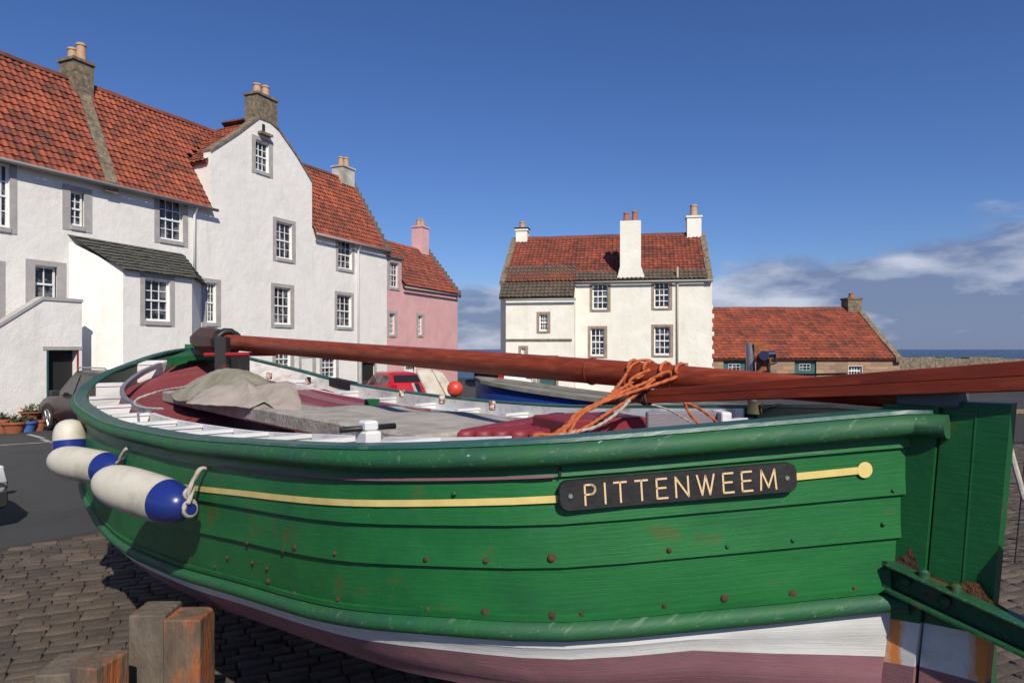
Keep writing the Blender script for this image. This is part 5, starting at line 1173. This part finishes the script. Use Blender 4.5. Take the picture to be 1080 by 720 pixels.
# ------------------------------------------------------------------ cars
TYRE = material('tyre_rubber', (.015, .015, .015), .8); RIM = material('alloy_rim', (.45, .45, .46), .35, metal=.8)
CGL = material('car_glass', (.015, .02, .022), .06, spec=.7); BLP = material('black_plastic', (.02, .02, .021), .6)
def car(label, loc, rz, col, L=4.3, W=1.7, H=1.48, suv=False, rails=False, scale=1.):
    c = root('parked_car', label, 'car', loc, rz)
    P_ = material('car_paint_'+label.split()[0], col, .32, coat=.2, spec=.35); h = W/2
    # side stations: x from front (+L/2) to rear, (x, bottom, belt, roof, roofhalf)
    zb = .25; st = [(.5, .42, .62, .62, .62), (.485, .28, .70, .71, .80), (.42, .22, .80, .83, .93), (.30, .22, .88, .93, .93), (.21, .22, .90, 1.0, .90), (.05, .22, .93, H/1*.985, .74), (-.05, .22, .94, H, .73), (-.22, .22, .95, H*.99, .73), (-.38, .22, .96, H*.96, .72), (-.455, .24, .95, 1.10, .80), (-.49, .28, .90, .93, .90), (-.5, .40, .70, .72, .85)]
    rows = []
    for x_, b_, bl, rf, rh in st:
        X = x_*L; w_ = h*(1 if abs(x_) < .42 else .93-.5*max(0, abs(x_)-.47)); cab = rf > bl+.15
        ys = [(w_*.90, b_), (w_, b_+.14), (w_*1.0, bl-.12), (w_*.965, bl), (h*rh if cab else w_*.86, rf-(.05 if cab else .02)), (h*rh*.82 if cab else w_*.6, rf)]
        rows.append([Vector((X, y_, z_)) for y_, z_ in ys]+[Vector((X, -y_, z_)) for y_, z_ in reversed(ys)])
    g = MB(); g.loft([[p*scale for p in r] for r in rows], close=True, cap=True); b = obj('body', g, P_, c, local=True, smooth='auto')
    def quad(name, pts, mat, par): g = MB(); g.add([p*scale for p in pts], [list(range(len(pts)))]); return obj(name, g, mat, par, local=True, fix=False)
    def lerp3(i, a, j): return rows[i][j]
    for sg in (1, -1):
        def S_(X, f):     # point on cabin side at length X, f from belt to roof
            for (a_, r0), (b_, r1) in zip(zip([s[0]*L for s in st], rows), zip([s[0]*L for s in st][1:], rows[1:])):
                if b_ <= X <= a_:
                    k = (a_-X)/(a_-b_); lo = r0[3].lerp(r1[3], k); hi = r0[4].lerp(r1[4], k); p = lo.lerp(hi, f)+Vector((0, .012, .002)); return Vector((p.x, p.y*sg, p.z))
        for a_, b_, c0, c1 in ((.15*L, -.04*L, .06*L, -.04*L), (-.065*L, -.22*L, -.065*L, -.22*L), (-.245*L, -.43*L, -.245*L, -.385*L)):
            quad('side_window', [S_(a_, .08), S_(b_, .08), S_(c1, .88), S_(c0, .88)], CGL, b)
        for x_ in (.31*L, -.31*L):
            R_ = .32
            w_ = MB(); 
            w_.tube([Vector((x_, sg*(h-.20), .32))*scale, Vector((x_, sg*(h-.02), .32))*scale, Vector((x_, sg*(h+.012), .32))*scale], [R_*scale, R_*scale, (R_-.03)*scale], n=28); t = obj('wheel', w_, TYRE, c, local=True, smooth='auto')
            w_ = MB(); w_.tube([Vector((x_, sg*(h+.0), .32))*scale, Vector((x_, sg*(h+.016), .32))*scale], [.10*scale, .09*scale], n=14)
            for q in range(6): 
                an = q*math.pi/3; w_.tube([Vector((x_+.05*math.cos(an), sg*(h+.014), .32+.05*math.sin(an)))*scale, Vector((x_+.215*math.cos(an), sg*(h+.010), .32+.215*math.sin(an)))*scale], .022*scale, n=6)
            w_.tube([Vector((x_+.215*math.cos(a_), sg*(h+.012), .32+.215*math.sin(a_)))*scale for a_ in np.linspace(0, 2*math.pi, 25)], .016*scale, n=6, cap=False)
            obj('rim', w_, RIM, t, local=True, smooth='auto')
            w_ = MB(); pts = [Vector((x_+.39*math.cos(a_), sg*(h+.004), .32+.39*math.sin(a_))) for a_ in np.linspace(-.15, math.pi+.15, 16)]; w_.add([p*scale for p in pts], [list(range(16))]); obj('wheel_arch', w_, BLP, c, local=True, fix=False)
        g = MB(); g.box(.11*L, .15*L, (sg*(h+.02) if sg > 0 else -h-.20), (h+.20 if sg > 0 else -h-.02), .93, 1.07, lambda a_, b_, c_: Vector((a_, b_, c_))*scale, bev=.02); obj('mirror', g, BLP, c, local=True)
        g = MB(); g.box(-.495*L, -.47*L, min(sg*.60*h, sg*.93*h), max(sg*.60*h, sg*.93*h), .72, 1.0, lambda a_, b_, c_: Vector((a_, b_, c_))*scale, bev=.015); obj('tail_light', g, material('tail_light_red', (.35, .01, .01), .2), c, local=True)
        g = MB(); g.box(.455*L, .488*L, min(sg*.55*h, sg*.9*h), max(sg*.55*h, sg*.9*h), .60, .74, lambda a_, b_, c_: Vector((a_, b_, c_))*scale, bev=.015); obj('headlight', g, material('headlight_glass', (.6, .6, .6), .1), c, local=True)
        if rails:
            g = MB(); g.tube([Vector((a_, sg*h*.66, z_))*scale for a_, z_ in ((.06*L, H), (.03*L, H+.06), (-.3*L, H+.06), (-.35*L, H-.01))], .018*scale, n=7); obj('roof_rail', g, RIM, c, local=True, smooth=True)
    quad('windscreen', [Vector((.215*L, h*.80, .985)), Vector((.215*L, -h*.80, .985)), Vector((.07*L, -h*.66, H*.985-.03)), Vector((.07*L, h*.66, H*.985-.03))], CGL, b).location = (.012, 0, .012)
    quad('rear_window', [Vector((-.458*L, h*.70, 1.10)), Vector((-.458*L, -h*.70, 1.10)), Vector((-.39*L, -h*.62, H*.96-.06)), Vector((-.39*L, h*.62, H*.96-.06))], CGL, b).location = (-.03, 0, .012)
    g = MB(); g.box(-.505*L, -.498*L, -.26, .26, .50, .61, lambda a_, b_, c_: Vector((a_, b_, c_))*scale); obj('number_plate', g, material('yellow_plate', (.65, .50, .08), .5), c, local=True)
    g = MB(); g.box(-.503*L, -.47*L, -h*.92, h*.92, .26, .46, lambda a_, b_, c_: Vector((a_, b_, c_))*scale, bev=.02); obj('bumper', g, BLP, c, local=True); g = MB(); g.box(.47*L, .503*L, -h*.92, h*.92, .26, .46, lambda a_, b_, c_: Vector((a_, b_, c_))*scale, bev=.02); obj('bumper', g, BLP, c, local=True)
    return c
hd = math.atan2(.6, -.8)
fw = px(51, 453, 17.8)
car('maroon dark estate car with roof rails parked nose to the white wall', (fw.x+.8*1.33+.6, fw.y-.6*1.33+.55, 0), hd, (.020, .005, .008), L=4.3, W=1.75, H=1.58, rails=True)
car('red hatchback parked in front of the white terrace beyond the boat', (-4.35, 24.6, 0), math.atan2(.86, -.5), (.42, .012, .02), L=4.0, W=1.62, H=1.45, scale=.9)
car('white hatchback seen from behind by the detached house', (.25, 31.2, 0), R(86), (.72, .72, .72), L=3.6, W=1.55, H=1.40)
car('silver car of which one corner shows at the left edge', (-7.93, 8.35, 0), R(-32), (.35, .36, .38), L=3.9, W=1.65, H=1.45)
car('black hatchback parked at the end of the pink house', (-1.55, 45.5, 0), R(-92), (.02, .02, .022), L=4.0, W=1.65, H=1.5)

# ------------------------------------------------------------------ flower pots along the white wall
TER = material('terracotta', (.36, .115, .05), .85, (.28, .085, .04), 6.); BPOT = material('blue_pot', (.07, .16, .42), .5); LEAF = material('pot_leaves', (.035, .07, .025), .7, (.07, .08, .04), 9.)
def pot(x_, y_, r, h, mat, lab, plant=1, zoff=0, name='flower_pot', Z=None):
    Z = (Z or 720*H0/(y_-368))-1.75; p = px(x_, 400, Z); p.z = zoff
    f = root(name, lab, 'flower pot', p, 0, 'flower pots along the white wall')
    g = MB(); g.tube([Vector((0, 0, 0)), Vector((0, 0, h*.8)), Vector((0, 0, h*.8)), Vector((0, 0, h)), Vector((0, 0, h)), Vector((0, 0, h*.9))], [r*.68, r*.93, r*1.05, r*1.08, r*.9, r*.86], n=18); obj('pot', g, mat, f, local=True, smooth='auto')
    if plant:
        rs = random.Random(int(x_*10)); g = MB()
        for k in range(int(110*plant)):
            a, e_ = rs.uniform(0, 6.28), rs.uniform(0, 1.4); rad = r*1.15*rs.uniform(.3, .85); c_ = Vector((math.cos(a)*math.sin(e_)*rad, math.sin(a)*math.sin(e_)*rad, h*.92+math.cos(e_)*rad*.8)); d1 = Vector((rs.uniform(-1, 1), rs.uniform(-1, 1), rs.uniform(-1, 1))).normalized()*.035; d2 = d1.cross(Vector((rs.uniform(-1, 1), rs.uniform(-1, 1), rs.uniform(-1, 1)))).normalized()*.02
            g.add([c_-d1, c_+d2, c_+d1, c_-d2], [[0, 1, 2, 3]])
        obj('plant', g, LEAF, f, local=True, fix=False)
    return f
pot(32.5, 444, .22, .30, TER, 'terracotta pot carrying the wide terracotta bowl, by the stair door', 0)
pot(33.5, 445, .28, .16, TER, 'wide terracotta bowl raised on another pot, by the stair door', 1., zoff=.31)
pot(28, 447, .24, .27, BPOT, 'bright blue pot among the terracotta ones', .9)
pot(41, 446, .17, .28, TER, 'small orange terracotta pot next to the dark car', 0)
pot(15, 448, .27, .28, TER, 'wide terracotta pot with bushy brown-green plant left of the blue pot', 1)
pot(18, 444, .24, .52, TER, 'tall terracotta pot of dark leaves behind the wide one', 1)
pot(2, 448, .24, .35, TER, 'terracotta pot with plant at the left edge of the photo', 1)
pot(7, 444, .22, .55, TER, 'dark-leaved pot plant standing second from the left edge', 1.)

# ------------------------------------------------------------------ bits at the right edge and on the square
g = MB(); g.tube([px(1059, 450, 6.), px(1081, 528, 5.4)], .022, n=8); tag(obj('pole', g, WEAT), 'bare wooden pole leaning behind the rudder at the right edge', 'pole')
FEN = root('wire_fence', 'wire netting fence panel behind the rudder at the right edge', 'fence', px(1070, 640, 6.4))
for k in range(9):
    g = MB(); x0 = 4.35+.17*k; g.tube([Vector((x0, 6.6, .03)), Vector((x0+.12, 6.6, 1.25))], .007, n=6); obj('wire', g, IRON, FEN)
for zz in (.1, .45, .8, 1.2):
    g = MB(); g.tube([Vector((4.3, 6.6, zz)), Vector((5.9, 6.6, zz))], .007, n=6); obj('wire', g, IRON, FEN)
g = MB(); g.box(5, 30, 22.0, 22.3, 0, .14, bev=.02); structure(obj('kerb', g, STONE))
g = MB(); p = px(646, 424, 26); 
cn = root('bollard', 'small red bollard on the road before the detached house', 'bollard', (px(658, 416, 29.).x, 29, 0))
g.tube([Vector((0, 0, 0)), Vector((0, 0, .1)), Vector((0, 0, .1)), Vector((0, 0, .55)), Vector((0, 0, .6))], [.2, .2, .13, .12, .05], n=12); obj('bollard_body', g, material('faded_red', (.4, .03, .03), .6), cn, local=True, smooth='auto')
g = MB()
sd3 = root('doorstep', 'low stone step at the outshot door of the detached house', 'step', T2(dO[0]+.4, OM+.3, 0)); g.box(dO[0]-.1, dO[1]+.1, OM+.0, OM+.45, 0, .12, T2, bev=.02); obj('tread', g, STONE, sd3)
print('objects', len(bpy.data.objects))
